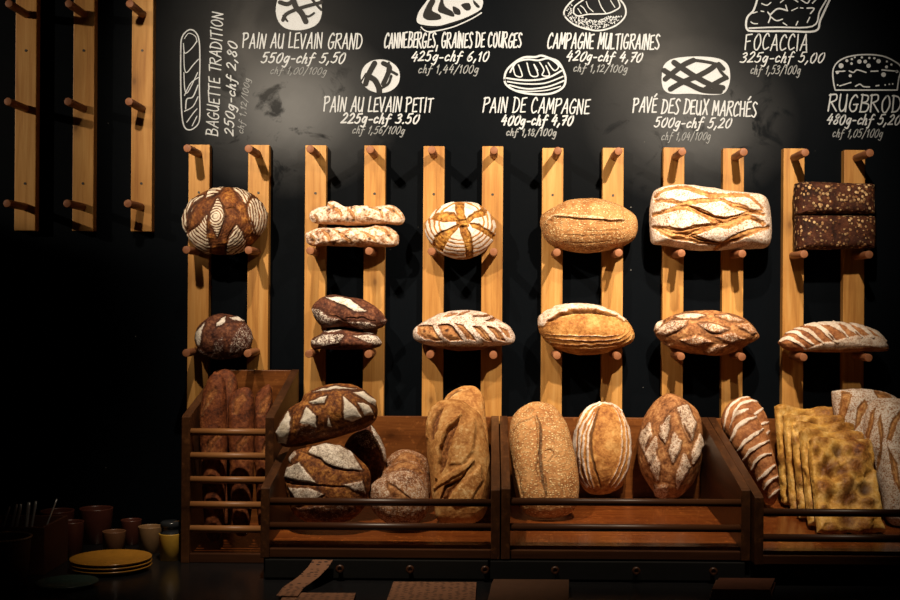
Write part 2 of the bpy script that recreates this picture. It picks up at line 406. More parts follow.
def text_line(bm, s, o, e, h, w, slant=.1, jit=.035):
    """o, e: pixel start and end of the baseline"""
    rnd = random.Random(s)
    gap = .16
    tot = sum(G[c][0] + gap for c in s) - gap
    dx = Vector((e[0] - o[0], e[1] - o[1])); L = dx.length; dx.normalize(); up = Vector((dx.y, -dx.x))
    sx = L / tot; cur = 0
    for c in s:
        gw, strokes = G[c]; jy = rnd.uniform(-jit, jit); js = 1 + rnd.uniform(-jit, jit) * 1.5; jl = rnd.uniform(-.05, .05)
        for st in strokes:
            pts = catmull(st[1:]) if st[0] == S_ else st
            pp = []
            for (x, y) in pts:
                yy = (y + jy) * h * js; xx = (cur + x) * sx + (slant + jl) * yy
                v = Vector(o) + dx * xx + up * yy; pp.append((v.x, v.y))
            ribbon(bm, pp, w)
        cur += gw + gap
def T(pts, t): return [(t[0] + x / t[2], t[1] + y / t[2]) for x, y in pts]

MENU = [
 ('BAGUETTE TRADITION', [('BAGUETTE TRADITION', (218, 136), (223, 13), 11.5, 1.35, .12), ('250g-chf 2,80', (233.5, 136), (237, 43), 9, 1.5, .3), ('chf 1,12/100g', (243, 134), (250, 79), 6, .8, .25)], 'upright'),
 ('PAIN AU LEVAIN GRAND', [('PAIN AU LEVAIN GRAND', (243, 48), (362, 49), 15, 1.5, .06), ('550g-chf 5,50', (261, 63), (344, 63), 10, 1.6, .3), ('chf 1,00/100g', (270, 74), (326, 74.5), 7, .75, .3)], ''),
 ('CANNEBERGES', [('CANNEBERGES, GRAINES DE COURGES', (384, 48), (521, 47.5), 15, 1.7, .06), ('425g-chf 6,10', (411, 61), (488, 61), 9.5, 1.6, .25), ('chf 1,44/100g', (418, 73), (478, 73), 8, .95, .25)], ''),
 ('CAMPAGNE MULTIGRAINES', [('CAMPAGNE MULTIGRAINES', (547, 48.5), (659, 49.5), 15, 1.7, .08), ('420g-chf 4,70', (566, 60.5), (641, 62), 9.5, 1.6, .3), ('chf 1,12/100g', (573, 71.5), (627, 72.5), 7.5, .9, .25)], ''),
 ('FOCACCIA', [('FOCACCIA', (745, 50), (807, 50.5), 16, 1.5, .06), ('325g-chf 5,00', (740, 62.5), (823, 62.5), 10, 1.5, .3), ('chf 1,53/100g', (750, 74), (800, 74), 8.5, .95, .25)], ''),
 ('PAIN AU LEVAIN PETIT', [('PAIN AU LEVAIN PETIT', (324, 111.5), (432, 112), 14.5, 1.6, .08), ('225g-chf 3.50', (341, 123), (418, 123.5), 9.5, 1.8, .25), ('chf 1,56/100g', (352, 133.5), (404, 134), 7.5, .9, .3)], ''),
 ('PAIN DE CAMPAGNE', [('PAIN DE CAMPAGNE', (483, 112), (589, 114), 15, 1.6, .08), ('400g-chf 4,70', (501, 125), (572, 125), 9.5, 1.9, .25), ('chf 1,18/100g', (506, 135.5), (556, 136), 6.8, 1.1, .2)], ''),
 ('PAVE', [('PAVÉ DES DEUX MARCHÉS', (633, 112), (756, 117), 14.5, 1.7, .06), ('500g-chf 5,20', (654, 127), (730, 128), 9.8, 1.6, .25), ('chf 1,04/100g', (661, 140), (710, 140), 8, .8, .25)], ''),
 ('RUGBROD', [('RUGBROD', (828, 111), (900.5, 112), 17, 1.7, .06), ('480g-chf 5,20', (826, 124), (899, 125), 10, 1.6, .28), ('chf 1,05/100g', (832, 137), (882, 137.5), 8, .9, .25)], ''),
]
MLAB = {'BAGUETTE TRADITION': 'vertical white chalk lettering for baguette tradition with its price',
 'PAIN AU LEVAIN GRAND': 'white chalk lettering for pain au levain grand with its price',
 'CANNEBERGES': 'white chalk lettering for canneberges, graines de courges with its price',
 'CAMPAGNE MULTIGRAINES': 'white chalk lettering for campagne multigraines with its price',
 'FOCACCIA': 'white chalk lettering for focaccia with its price',
 'PAIN AU LEVAIN PETIT': 'white chalk lettering for pain au levain petit with its price',
 'PAIN DE CAMPAGNE': 'white chalk lettering for pain de campagne with its price',
 'PAVE': 'white chalk lettering for pave des deux marches with its price',
 'RUGBROD': 'white chalk lettering for rugbrod with its price, cut by frame edge'}
for key, lines, _ in MENU:
    bm = bmesh.new()
    for ln in lines[:2]: text_line(bm, *ln[:4], ln[4] * .87, *ln[5:])
    o = from_bm('menu_lettering', bm, M['chalk'], wall); o['label'] = MLAB[key]
    bm = bmesh.new(); text_line(bm, *lines[2])
    u = from_bm('unit_price_lettering', bm, M['chalk_thin'], o); u['label'] = 'thin faint chalk price per 100 g'

def drawing(label, white_fill=(), white=(), black=(), black_fill=(), dots=()):
    """white_fill: outlines; white/black: (points, width px, smooth, closed); dots: (x, y, r)"""
    bm = bmesh.new()
    for p in white_fill: fill(bm, catmull(p, 5, True))
    for p, w, sm, cl in white:
        q = catmull(p, 5, cl) if sm else p
        ribbon(bm, q, w, LIFT + .0002, cl)
    for x, y, r in dots: ribbon(bm, [(x, y), (x + .01, y)], 2 * r, LIFT + .0002)
    o = from_bm('bread_drawing', bm, M['chalk'], wall); o['label'] = label
    if black or black_fill:
        bm = bmesh.new()
        for p in black_fill: fill(bm, catmull(p, 4, True), LIFT + .0006)
        for p, w, sm, cl in black: ribbon(bm, catmull(p, 5) if sm else p, w, LIFT + .0008)
        k = from_bm('drawing_gap', bm, M['board_black'], o); k['label'] = 'black gaps inside the chalk drawing'
    return o
def W(t, lst): return [(T(p, t), w / t[2], True, cl) for p, w, cl in lst]
t = (230, 0, 6)
drawing('round loaf chalk drawing above pain au levain grand',
  [T([(275, 70), (290, -10), (340, -50), (415, -65), (490, -45), (540, 0), (552, 70), (535, 130), (490, 165), (415, 182), (340, 172), (295, 135)], t)],
  black=W(t, [([(370, -30), (395, 40), (430, 80), (455, 130)], 34, False), ([(318, 122), (340, 85), (420, 50), (550, 15)], 22, False),
              ([(435, 85), (470, 100), (505, 80)], 14, False), ([(300, 15), (350, 25), (390, -10), (400, -50)], 26, False), ([(320, 95), (345, 128)], 12, False), ([(470, -30), (520, 30), (548, 60)], 16, False)]))
t = (375, 0, 5.806)
drawing('seeded oval loaf chalk drawing above canneberges lettering',
  [T([(245, 130), (252, 75), (290, 20), (340, -40), (450, -70), (560, -60), (620, -10), (625, 30), (605, 62), (520, 105), (430, 135), (370, 150), (300, 148)], t)],
  W(t, [([(268, 158), (290, 178), (330, 184), (450, 158), (560, 110), (618, 75)], 7, False)]),
  W(t, [([(275, 152), (330, 160), (450, 138), (600, 75)], 4, False)]),
  [T(p, t) for p in ([(305, 25), (335, -15), (350, 10), (330, 60), (375, 85), (380, 112), (310, 118), (278, 92)], [(390, -15), (405, 35), (450, 68), (458, 98), (400, 82), (365, 60)],
   [(452, 38), (490, 55), (495, 85), (460, 80)], [(500, 28), (545, 18), (556, 52), (530, 62)], [(570, 0), (607, 35), (598, 47), (575, 25)])],
  [(375 + x / 5.806, y / 5.806, 1.3) for x, y in ((318, 98), (285, 80), (410, 58), (538, 45), (325, 15))])
# white seeds sit above the black gaps
t = (540, 0, 6.923)
rnd = random.Random(3); dd = []
while len(dd) < 300:
    a = rnd.uniform(0, 2 * math.pi); rr = rnd.uniform(.5, .95)
    x = 380 + 205 * rr * math.cos(a); y = 75 + 132 * rr * math.sin(a)
    if y > 112 or (x < 222 and y > 10): dd.append((540 + x / 6.923, y / 6.923, rnd.uniform(.42, .62)))
drawing('speckled oval loaf chalk drawing above campagne multigraines', (),
  W(t, [([(170, 110), (176, 60), (230, 0), (300, -45), (400, -60), (500, -40), (560, 5), (592, 60), (585, 120), (520, 180), (420, 211), (330, 203), (235, 170)], 11, True),
        ([(232, 92), (265, 112), (330, 100), (400, 98), (460, 95), (510, 78), (552, 48), (540, 0)], 9, False), ([(232, 92), (240, 45), (300, 0)], 9, False),
        ([(262, 60), (285, 95)], 6, False), ([(280, 40), (300, 55), (325, 92)], 6, False), ([(320, 12), (335, 50), (368, 82)], 6, False), ([(405, 0), (425, 50), (455, 92)], 7, False), ([(488, 5), (518, 52)], 6, False)]), dots=dd)
t = (735, 0, 7.505)
drawing('flat slab loaf chalk drawing above focaccia', (),
  W(t, [([(170, -20), (140, 75), (95, 125), (82, 180), (92, 222), (140, 234), (380, 234), (600, 234), (640, 150), (700, 20), (720, -20)], 15, False),
        ([(105, 212), (300, 205), (580, 198), (635, 85), (690, -10)], 11, False), ([(200, 28), (238, 40), (268, 20)], 9, False), ([(118, 165), (140, 178), (168, 178)], 8, False),
        ([(130, 100), (165, 90)], 9, False), ([(195, 84), (215, 88)], 8, False), ([(245, 92), (265, 125), (250, 170)], 10, False), ([(268, 108), (320, 66), (392, 80)], 12, False),
        ([(268, 128), (310, 156), (355, 145)], 9, False), ([(392, 82), (380, 40)], 9, False), ([(425, 80), (468, 60)], 8, False), ([(540, 62), (592, 64), (566, 102)], 10, False),
        ([(560, 130), (540, 170)], 8, False), ([(360, 172), (388, 190)], 8, False), ([(458, 190), (470, 162)], 9, False), ([(495, 0), (540, 25), (560, 0)], 9, False), ([(580, 25), (610, -5)], 9, False), ([(340, 20), (370, -5)], 8, False), ([(440, -5), (470, 15)], 9, False), ([(490, 60), (510, 62)], 8, False)]))
t = (320, 50, 6.312)
drawing('small round loaf chalk drawing above pain au levain petit',
  [T([(258, 165), (275, 110), (320, 72), (380, 60), (440, 72), (488, 110), (505, 165), (490, 220), (445, 258), (380, 272), (315, 255), (270, 215)], t)],
  black=W(t, [([(288, 215), (310, 150), (345, 85)], 34, False), ([(310, 170), (345, 190), (370, 235), (375, 270)], 36, False), ([(400, 85), (440, 110), (425, 160), (400, 215)], 30, False),
              ([(440, 130), (485, 155)], 18, False), ([(380, 245), (430, 215), (450, 165)], 16, False), ([(260, 200), (290, 150)], 10, False), ([(435, 80), (425, 130)], 14, False)]))
t = (475, 50, 6.315)
drawing('ridged oval loaf chalk drawing above pain de campagne', (),
  W(t, [([(186, 190), (200, 130), (250, 80), (310, 47), (380, 45), (420, 36), (470, 52), (525, 75), (560, 135), (572, 190), (552, 240), (480, 275), (380, 280), (280, 265), (210, 232)], 13, True),
        ([(200, 178), (290, 190), (380, 190), (470, 172), (545, 132)], 11, False), ([(205, 200), (310, 214), (440, 210), (555, 168)], 9, False), ([(215, 222), (330, 246), (460, 232), (560, 195)], 10, False),
        ([(255, 255), (340, 262), (450, 255), (540, 230)], 8, False), ([(240, 100), (255, 160), (298, 165), (275, 95)], 8, False), ([(328, 82), (352, 160), (398, 160), (372, 92), (395, 130)], 8, False),
        ([(408, 78), (435, 125), (425, 160), (470, 160), (448, 100)], 8, False), ([(462, 82), (500, 130), (528, 108), (508, 78)], 8, False), ([(222, 140), (260, 80), (330, 60), (400, 66), (470, 55), (545, 110)], 11, False)]))
t = (630, 50, 6.319)
drawing('crosshatched pave chalk drawing above pave des deux marches',
  [T([(200, 170), (213, 100), (260, 60), (350, 44), (460, 42), (560, 55), (615, 90), (632, 150), (625, 220), (590, 275), (500, 284), (380, 276), (270, 278), (220, 258), (203, 220)], t)],
  black=W(t, [([(215, 130), (290, 178), (370, 215), (460, 255), (570, 262)], 34, False), ([(278, 80), (350, 130), (430, 180), (520, 225), (585, 240)], 36, False), ([(255, 248), (340, 200), (430, 165), (510, 120), (540, 95)], 34, False),
              ([(222, 185), (290, 130), (350, 88), (400, 66)], 34, False), ([(465, 255), (540, 210), (605, 175)], 32, False), ([(390, 64), (470, 74), (540, 92), (575, 140), (614, 180)], 20, False), ([(560, 88), (590, 120)], 26, False)]))
t = (810, 45, 6)
dots = [(185, 125, 15), (295, 100, 13), (330, 100, 11), (350, 125, 13), (410, 98, 13), (440, 178, 14), (240, 185, 9), (163, 166, 9), (520, 160, 9), (220, 95, 9), (250, 85, 7), (248, 112, 8), (310, 75, 7), (355, 78, 7), (385, 80, 7), (460, 100, 6), (487, 118, 7), (458, 132, 9), (268, 74, 6), (165, 240, 5), (450, 240, 5), (475, 236, 5), (495, 234, 5)]
drawing('tin loaf with seeds chalk drawing above rugbrod', (),
  [(T([(150, 271), (138, 210), (140, 140), (180, 92), (250, 66), (340, 58), (430, 66), (500, 95), (545, 135), (532, 200), (522, 271)], t), 8 / 6, True, False), (T([(150, 271), (522, 271)], t), 8 / 6, False, False)] +
  W(t, [([(155, 160), (208, 157)], 8, False), ([(235, 156), (260, 165), (282, 150), (335, 165)], 8, False), ([(365, 158), (407, 157)], 8, False), ([(430, 150), (520, 158)], 8, False), ([(178, 246), (210, 236), (245, 225)], 7, False),
        ([(272, 248), (298, 236), (320, 250), (356, 252)], 8, False), ([(395, 246), (412, 243)], 8, False)]), dots=[(810 + x / 6, 45 + y / 6, r / 6) for x, y, r in dots])
t = (170, 0, 4.13)
drawing('long baguette chalk drawing beside baguette tradition lettering', (),
  W(t, [([(45, 220), (50, 155), (78, 124), (105, 132), (121, 170), (124, 260), (122, 350), (124, 470), (115, 515), (80, 537), (55, 510), (46, 400)], 5, True),
        ([(56, 180), (62, 220), (90, 200), (112, 170)], 4, False), ([(58, 215), (60, 280), (70, 300), (95, 270), (118, 245)], 4, False), ([(58, 300), (62, 370), (75, 380), (115, 300)], 4, False),
        ([(60, 395), (85, 345), (118, 320)], 4, False), ([(65, 450), (70, 410), (95, 400), (116, 352)], 5, False), ([(60, 460), (95, 440), (116, 400)], 4, False), ([(70, 505), (95, 470), (112, 450)], 4, False), ([(60, 160), (78, 138), (105, 150), (112, 172)], 3, False), ([(92, 520), (112, 480)], 4, False)]))

# ------------------------------------------------------------------ peg rails
RW, RT = .057, .03
PEG_L, PEG_R = .125, .0103
def rail(cx, ztop, zbot, pegs, holes, label, group, pdx=0.0):
    base = Vector((cx, WALL, zbot))
    bm = bmesh.new(); bm_box(bm, (-RW / 2, -RT, 0), (RW / 2, 0, ztop - zbot), .002)
    r = from_bm('peg_rail', bm, M['pine'], None, base)
    tag(r, label, 'rack', group)
    for z in pegs:
        bm = bmesh.new(); bm_cyl(bm, (0, 0, 0), (0, -PEG_L, 0), PEG_R, 24, .0012)
        from_bm('peg', bm, M['peg'], r, (pdx + random.uniform(-.0015, .0015), -RT + .001, z - zbot), True)
    for z in holes:
        bm = bmesh.new(); bm_cyl(bm, (0, 0, 0), (0, -.0012, 0), .0034, 14)
        from_bm('screw', bm, M['screw'], r, (0, -RT, z - zbot))
    return r
ORD = ['leftmost pine peg rail of the long row, behind the big scored round loaf',
 'pine peg rail in the long row, right of the leftmost one',
 'pine peg rail behind the left ends of the cranberry sticks',
 'pine peg rail behind the right ends of the cranberry sticks',
 'pine peg rail behind the left side of the white star-cut round loaf',
 'pine peg rail behind the right side of the white star-cut round loaf',
 'pine peg rail behind the left half of the seeded oval loaf',
 'pine peg rail behind the right half of the seeded oval loaf',
 'pine peg rail behind the left half of the floured pave loaf',
 'pine peg rail behind the right half of the floured pave loaf',
 'pine peg rail behind the left ends of the two dark rye tins',
 'rightmost pine peg rail, behind the right ends of the dark rye tins']
rng = random.Random(5)
zt = P(490, 146.8, D).z; zb = ZC - .44
pz = [P(490, y, D - PEG_L).z for y in (150.2, 251.9, 355.2)]
RDX = (-.8, -.6, -2.9, -3.2, -3.4, -4, -3.2, -2.2, -.9, -.6, .6, 1.8)
PDX = (-.7, -.8, 1.6, -.3, 0, 1.4, 2.5, 1.2, 1.8, .6, -.6, 2.0)
for i in range(12):
    x = (198.9 - 490 + 59.37 * i + RDX[i]) * D / F_PX
    rail(x, zt + rng.uniform(-.002, .002), zb, pz, [P(490, 194.5, D).z], ORD[i], 'pine peg rails of the long row', PDX[i] * .0026)
UL = ['leftmost of the three high pine peg rails cut by the frame top', 'middle one of the three high pine peg rails cut by the frame top', 'rightmost of the three high pine peg rails, beside the baguette drawing']
zb2 = P(83, 231, D).z
for i, px in enumerate((25.4, 83.3, 141.8)):
    q = P(px, 120, D)
    rail(q.x, zb2 + .655, zb2, [P(px, y, D - PEG_L).z for y in (3.5, 101.5, 203.5)], [P(px, 50.5, D).z, P(px, 183.5, D).z], UL[i], 'three high pine peg rails')

# ------------------------------------------------------------------ counter, drawer riser
ZT = ZC - .63
root = empty('counter', (0, 2.7, 0)); tag(root, 'glossy black counter running under all the bread crates', 'counter')
bm = bmesh.new(); bm_box(bm, (-2.2, 2.0 - 2.7, ZT - .04), (2.2, WALL - 2.7 - .001, ZT), .003); from_bm('worktop', bm, M['counter'], root)
bm = bmesh.new(); bm_box(bm, (-2.2, 2.08 - 2.7, .0), (2.2, WALL - 2.7 - .001, ZT - .04)); from_bm('cabinet_body', bm, M['counter_body'], root)
ZR = ZC - .581
root = empty('drawer_unit', (.3, 3.1, ZT)); tag(root, 'low black drawer unit with round knobs under the three wide crates', 'drawers')
bm = bmesh.new(); bm_box(bm, (-.505 - .3, 2.83 - 3.1, 0), (1.35 - .3, 3.385 - 3.1, ZR - ZT), .002); from_bm('carcass', bm, M['counter_body'], root)
for (xa, xb) in ((-.5, -.0), (.005, .575), (.6, 1.3)):
    bm = bmesh.new(); bm_box(bm, (xa - .3, 2.818 - 3.1, .004), (xb - .3, 2.83 - 3.1, ZR - ZT - .003), .002)
    dr = from_bm('drawer_front', bm, M['counter_body'], root)
    for px in (342, 412, 487, 557, 638, 715, 800, 880):
        x = (px - 490) * 2.81 / F_PX
        if xa < x < xb:
            bm = bmesh.new(); bm_lathe(bm, [(0, 0), (.005, 0), (.005, .006), (.0095, .009), (.0095, .014), (.006, .016), (.0035, .014), (0, .0138)], 20)
            k = from_bm('knob', bm, M['rail'], dr, (x - .3, 2.818 - 3.1, .028), True); k.rotation_euler = (R(90), 0, 0)

# ------------------------------------------------------------------ crates
def crate(x0, x1, yF, yB, ztF, ztB, zbot, flF, flB, rails, label, rail_mat, lip=.02, th=.02, rr=.0088):
    cx = (x0 + x1) / 2
    root = empty('bread_crate', (cx, (yF + yB) / 2, zbot)); tag(root, label, 'crate', 'wooden bread crates')
    org = Vector((cx, (yF + yB) / 2, zbot))
    def put(name, bm, mat, par=root):
        bmesh.ops.translate(bm, verts=bm.verts, vec=-org); return from_bm(name, bm, mat, par)
    for a, b in ((x0, x0 + th), (x1 - th, x1)):
        bm = bmesh.new(); bm_prism(bm, [(yF, zbot), (yF, ztF), (yF + .012, ztF + .004), (yB, ztB), (yB, zbot)], a, b, .0015); put('side_panel', bm, M['crate'])
    bm = bmesh.new(); bm_box(bm, (x0 + th, yB - .015, zbot), (x1 - th, yB, ztB - .002), .0015); put('back_panel', bm, M['crate_x'])
    bm = bmesh.new(); bm_prism(bm, [(yF + .02, flF - .012), (yF + .02, flF), (yB - .015, flB), (yB - .015, flB - .012)], x0 + th, x1 - th); put('floor_panel', bm, M['crate_floor'])
    bm = bmesh.new(); bm_box(bm, (x0 + th, yF + .004, zbot), (x1 - th, yF + .02, zbot + lip), .002); put('front_lip', bm, M['rail'])
    for z in rails:
        bm = bmesh.new(); bm_cyl(bm, (x0 + th - .004, yF + .012, z), (x1 - th + .004, yF + .012, z), rr, 16)
        o = put('front_rail', bm, rail_mat)
        for p in o.data.polygons: p.use_smooth = len(p.vertices) == 4
    return root
def zr(py, d): return ZC - (py - VY) * d / F_PX
YB = 3.385
C1 = crate((182.5 - 490) * 2.99 / F_PX, (275 - 490) * 2.99 / F_PX - .001, 2.99, YB, ZC - .283, ZC - .190, ZT, ZT + .02, ZT + .03,
           [zr(y - (-2), 3.0) for y in (434 - 2, 458 - 2, 482 - 2, 507 - 2, 531 - 2)], 'tall narrow wooden crate with dowel front holding baguettes, at the left end', M['rung'], .022)
C2 = crate((262 - 490) * 2.82 / F_PX, (501.5 - 490) * 2.82 / F_PX, 2.82, YB, ZC - .426, ZC - .311, ZR, ZC - .553, ZC - .528,
           [zr(503, 2.83), zr(527.5, 2.83)], 'wide wooden crate heaped with round loaves and two long pale loaves', M['rail'])
C3 = crate((502.8 - 490) * 2.82 / F_PX, (752 - 490) * 2.82 / F_PX - .0004, 2.82, YB, ZC - .423, ZC - .311, ZR, ZC - .553, ZC - .528,
           [zr(501.5, 2.83), zr(527, 2.83)], 'wide wooden crate with three separate upright oval loaves', M['rail'])
C4 = crate((756.2 - 490) * 2.78 / F_PX, 1.14, 2.78, YB, ZC - .4328, ZC - .311, ZR, ZC - .553, ZC - .528,
           [zr(510.5, 2.79), zr(536, 2.79)], 'wide wooden crate holding focaccia slabs, cut by the right frame edge', M['rail'])

# ------------------------------------------------------------------ bread builder
def vnoise(p, seed=0):
    p = np.asarray(p, float); i = np.floor(p).astype(np.int64); f = p - i; f = f * f * (3 - 2 * f)
    def h(a, b, c):
        n = (a * 73856093) ^ (b * 19349663) ^ (c * 83492791) ^ (seed * 2654435761)
        n = (n ^ (n >> 13)) * 1274126177; n = n ^ (n >> 16)
        return (n & 0xffff) / 65535.0
    r = 0
    for dx in (0, 1):
        for dy in (0, 1):
            for dz in (0, 1):
                w = (f[:, 0] if dx else 1 - f[:, 0]) * (f[:, 1] if dy else 1 - f[:, 1]) * (f[:, 2] if dz else 1 - f[:, 2])
                r = r + w * h(i[:, 0] + dx, i[:, 1] + dy, i[:, 2] + dz)
    return r
def fbm(p, seed=0, o=3):
    s = 0; a = .5; q = p
    for k in range(o):
        s = s + a * (vnoise(q, seed + k) - .5); q = q * 2.03 + 7.1; a *= .5
    return s
def segdist(px, py, pts, closed=False):
    pts = np.asarray(pts, float)
    if closed: pts = np.vstack([pts, pts[:1]])
    best = np.full(px.shape, 1e9); along = np.zeros(px.shape)
    lens = np.r_[0, np.cumsum(np.hypot(*(pts[1:] - pts[:-1]).T))]; tot = max(lens[-1], 1e-6)
    for k in range(len(pts) - 1):
        a, b = pts[k], pts[k + 1]; d = b - a; L2 = d @ d
        if L2 < 1e-9: continue
        t = np.clip(((px - a[0]) * d[0] + (py - a[1]) * d[1]) / L2, 0, 1)
        dd = np.hypot(px - a[0] - t * d[0], py - a[1] - t * d[1])
        m = dd < best
        best = np.where(m, dd, best); along = np.where(m, (lens[k] + t * math.sqrt(L2)) / tot, along)
    return best, along
def sdpoly(px, py, pts):
    d, _ = segdist(px, py, pts, True); ins = np.zeros(px.shape, bool); n = len(pts)
    for k in range(n):
        x1, y1 = pts[k]; x2, y2 = pts[(k + 1) % n]
        c = ((y1 > py) != (y2 > py)) & (px < (x2 - x1) * (py - y1) / ((y2 - y1) if abs(y2 - y1) > 1e-9 else 1e-9) + x1)
        ins ^= c
    return np.where(ins, d, -d)
def sstep(a, b, x):
    t = np.clip((x - a) / (b - a), 0, 1); return t * t * (3 - 2 * t)
LOAVES = {}
def loaf(t, outline, d, mat, label, name='bread_loaf', cat='bread', group=None, ref=None, tilt=0, yaw=0, Hf=.07, Hb=.03, p=2.2, q=2.0, pb=5,
         flour=0.0, score=0.0, F=(), S=(), FS=(), SS=(), DK=(), rings=None, blobs=(), lump=.003, lumpf=28, warp=1.0, skin=.0025, cut=.003,
         nf=95, na=300, seed=1, edge=.75, bottom=None, grow=.3):
    """outline and cut marks are measured off the photo (crop transform t) and laid on the loaf's own plane"""
    op = np.array(T(outline, t)); op = np.array(catmull(op, 12, True))
    # resample by arc length
    cl = np.vstack([op, op[:1]]); L = np.r_[0, np.cumsum(np.hypot(*(cl[1:] - cl[:-1]).T))]
    s = np.linspace(0, L[-1], na, endpoint=False)
    op = np.c_[np.interp(s, L, cl[:, 0]), np.interp(s, L, cl[:, 1])]
    cpx = op.mean(0); ref = cpx[1] if ref is None else ref
    Q = np.array(P(cpx[0], ref, d))
    ca, sa = math.cos(R(tilt)), math.sin(R(tilt)); cy, sy = math.cos(R(yaw)), math.sin(R(yaw))
    n = np.array((sy * ca, -cy * ca, sa))
    def hit(px, py):
        X, Y = unroll(px, py); r = np.stack([X / F_PX, np.ones_like(X), -Y / F_PX], -1)
        cam = np.array((0, 0, ZC)); k = ((Q - cam) @ n) / (r @ n)
        return cam + r * k[..., None]
    O = hit(op[:, 0], op[:, 1]); C = hit(np.array([cpx[0]]), np.array([cpx[1]]))[0]
    u = np.linspace(0, 1, nf + 1)[1:]; rho_f = 1 - (1 - u) ** 1.7
    nb = 16; ub = np.linspace(0, 1, nb + 1)[:-1]; rho_b = (1 - ub ** 2.2)[1:]
    rho = np.r_[rho_f, rho_b]; front = np.r_[np.ones(nf), np.zeros(nb - 1)]
    h = np.where(front > 0, Hf * np.maximum(1 - rho ** p, 0) ** (1 / q), -Hb * np.maximum(1 - rho ** pb, 0) ** (1 / 2))
    rad = (O - C); rl = np.linalg.norm(rad, axis=1, keepdims=True); ru = rad / rl
    V = C + rho[:, None, None] * rad[None] + h[:, None, None] * n
    nz = h / np.where(front > 0, Hf, Hb); rw = rho ** 2
    NN = nz[:, None, None] * n + rw[:, None, None] * ru[None]
    V = V.reshape(-1, 3); NN = NN.reshape(-1, 3); fr = np.repeat(front, na)
    V = np.vstack([V, C + n * Hf, C - n * Hb]); NN = np.vstack([NN, n, -n]); fr = np.r_[fr, 1, 0]
    NN /= np.maximum(np.linalg.norm(NN, axis=1, keepdims=True), 1e-6)
    px, py = project(V)
    W3 = V * 60 + seed * 3.7
    wx = px + warp * 3.0 * fbm(W3, seed, 2); wy = py + warp * 3.0 * fbm(W3, seed + 9, 2)
    fl = np.full(px.shape, float(flour)); sc = np.full(px.shape, float(score)); dk = np.zeros(px.shape)
    disp = np.zeros(px.shape); stripe = np.ones(px.shape)
    if rings:
        (rx, ry), spc, amt = T([rings[0]], t)[0], rings[1] / t[2], rings[2]
        asp = rings[3] if len(rings) > 3 else 1.0
        rr = np.hypot(wx - rx, (wy - ry) * asp)
        r0_ = rings[4] if len(rings) > 4 else 1.2
        stripe = 1 - amt * sstep(.55, .88, .5 + .5 * np.cos(2 * np.pi * rr / spc)) * sstep(r0_, r0_ * 1.6 + 2, rr)
        fl *= stripe; disp += (stripe - 1) * .0008
    def get(e, k, dv): return e[k] if isinstance(e, tuple) and len(e) > k else dv
    for e in F:
        poly, val = (e if isinstance(e, tuple) else (e, 1.0))
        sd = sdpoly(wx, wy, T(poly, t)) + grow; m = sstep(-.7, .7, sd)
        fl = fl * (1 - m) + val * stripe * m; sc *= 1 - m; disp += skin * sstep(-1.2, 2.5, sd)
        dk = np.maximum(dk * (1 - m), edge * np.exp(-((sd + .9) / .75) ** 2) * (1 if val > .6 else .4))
    for e in S:
        poly, hh = (e if isinstance(e, tuple) else (e, 1.0))
        sd = sdpoly(wx, wy, T(poly, t)); m = sstep(-.7, .7, sd)
        fl *= 1 - m; sc = np.maximum(sc, m); disp -= cut * hh * m * (1 - .6 * sstep(.5, 5, sd))
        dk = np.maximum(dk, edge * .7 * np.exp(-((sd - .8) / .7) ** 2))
    for pts, w, hh in SS:
        dd, al = segdist(wx, wy, catmull(T(pts, t), 6)); ww = w / t[2] * .5 * (.35 + .65 * np.sin(np.pi * np.clip(al, .05, .95)))
        m = 1 - sstep(ww - .6, ww + .6, dd)
        fl *= 1 - m; sc = np.maximum(sc, m); disp -= cut * hh * m * (1 - .5 * (1 - np.minimum(dd / np.maximum(ww, .1), 1)))
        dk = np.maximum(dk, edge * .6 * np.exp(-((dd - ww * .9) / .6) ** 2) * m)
    for pts, w, val in FS:
        dd, al = segdist(wx, wy, catmull(T(pts, t), 6)); ww = w / t[2] * .5 * (.45 + .55 * np.sin(np.pi * np.clip(al, .05, .95)))
        m = 1 - sstep(ww - .7, ww + .7, dd); fl = np.maximum(fl, m * val); disp += skin * m
    for pts, w, val in DK:
        dd, al = segdist(wx, wy, catmull(T(pts, t), 6)); ww = w / t[2] * .5 * (.3 + .7 * np.sin(np.pi * np.clip(al, .03, .97)))
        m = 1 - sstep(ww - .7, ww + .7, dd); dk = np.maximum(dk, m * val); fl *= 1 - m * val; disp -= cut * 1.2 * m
    for bx, by, br, bs_, bd, bh in blobs:
        (x, y), r_ = T([(bx, by)], t)[0], br / t[2]
        g = np.exp(-(((wx - x) ** 2 + (wy - y) ** 2) / r_ ** 2) ** 1.4)
        sc = np.maximum(sc, g * bs_); dk = np.maximum(dk, g * bd); disp += bh * g
    if bottom is not None:       # bare, darker underside below this pixel row
        bp = t[1] + bottom / t[2]; b = sstep(bp - 1.6, bp + 1.6, wy); fl *= 1 - b; sc *= 1 - b
    win = np.where(fr > 0, 1.0, .35)
    disp *= np.where(fr > 0, 1, 0)
    fl = np.where(fr > 0, fl, fl * .5); dk *= np.where(fr > 0, 1, 0)
    V = V + NN * (disp + lump * 2 * fbm(V * lumpf + seed, seed + 3, 3) * win + .0011 * fbm(V * 150, seed + 5, 3) + .0030 * fbm(V * 110, seed + 6, 3) * sc * (fr > 0))[:, None]
    nr = len(rho)
    idx = np.arange(nr * na).reshape(nr, na); nx = np.roll(idx, -1, 1)
    quads = np.stack([idx[:-1], nx[:-1], nx[1:], idx[1:]], -1).reshape(-1, 4)
    fpole, bpole = nr * na, nr * na + 1
    tf = np.stack([np.full(na, fpole), nx[0], idx[0]], -1); tb = np.stack([np.full(na, bpole), idx[-1], nx[-1]], -1)
    loops = np.concatenate([quads.ravel(), tf.ravel(), tb.ravel()]).astype(np.int32)
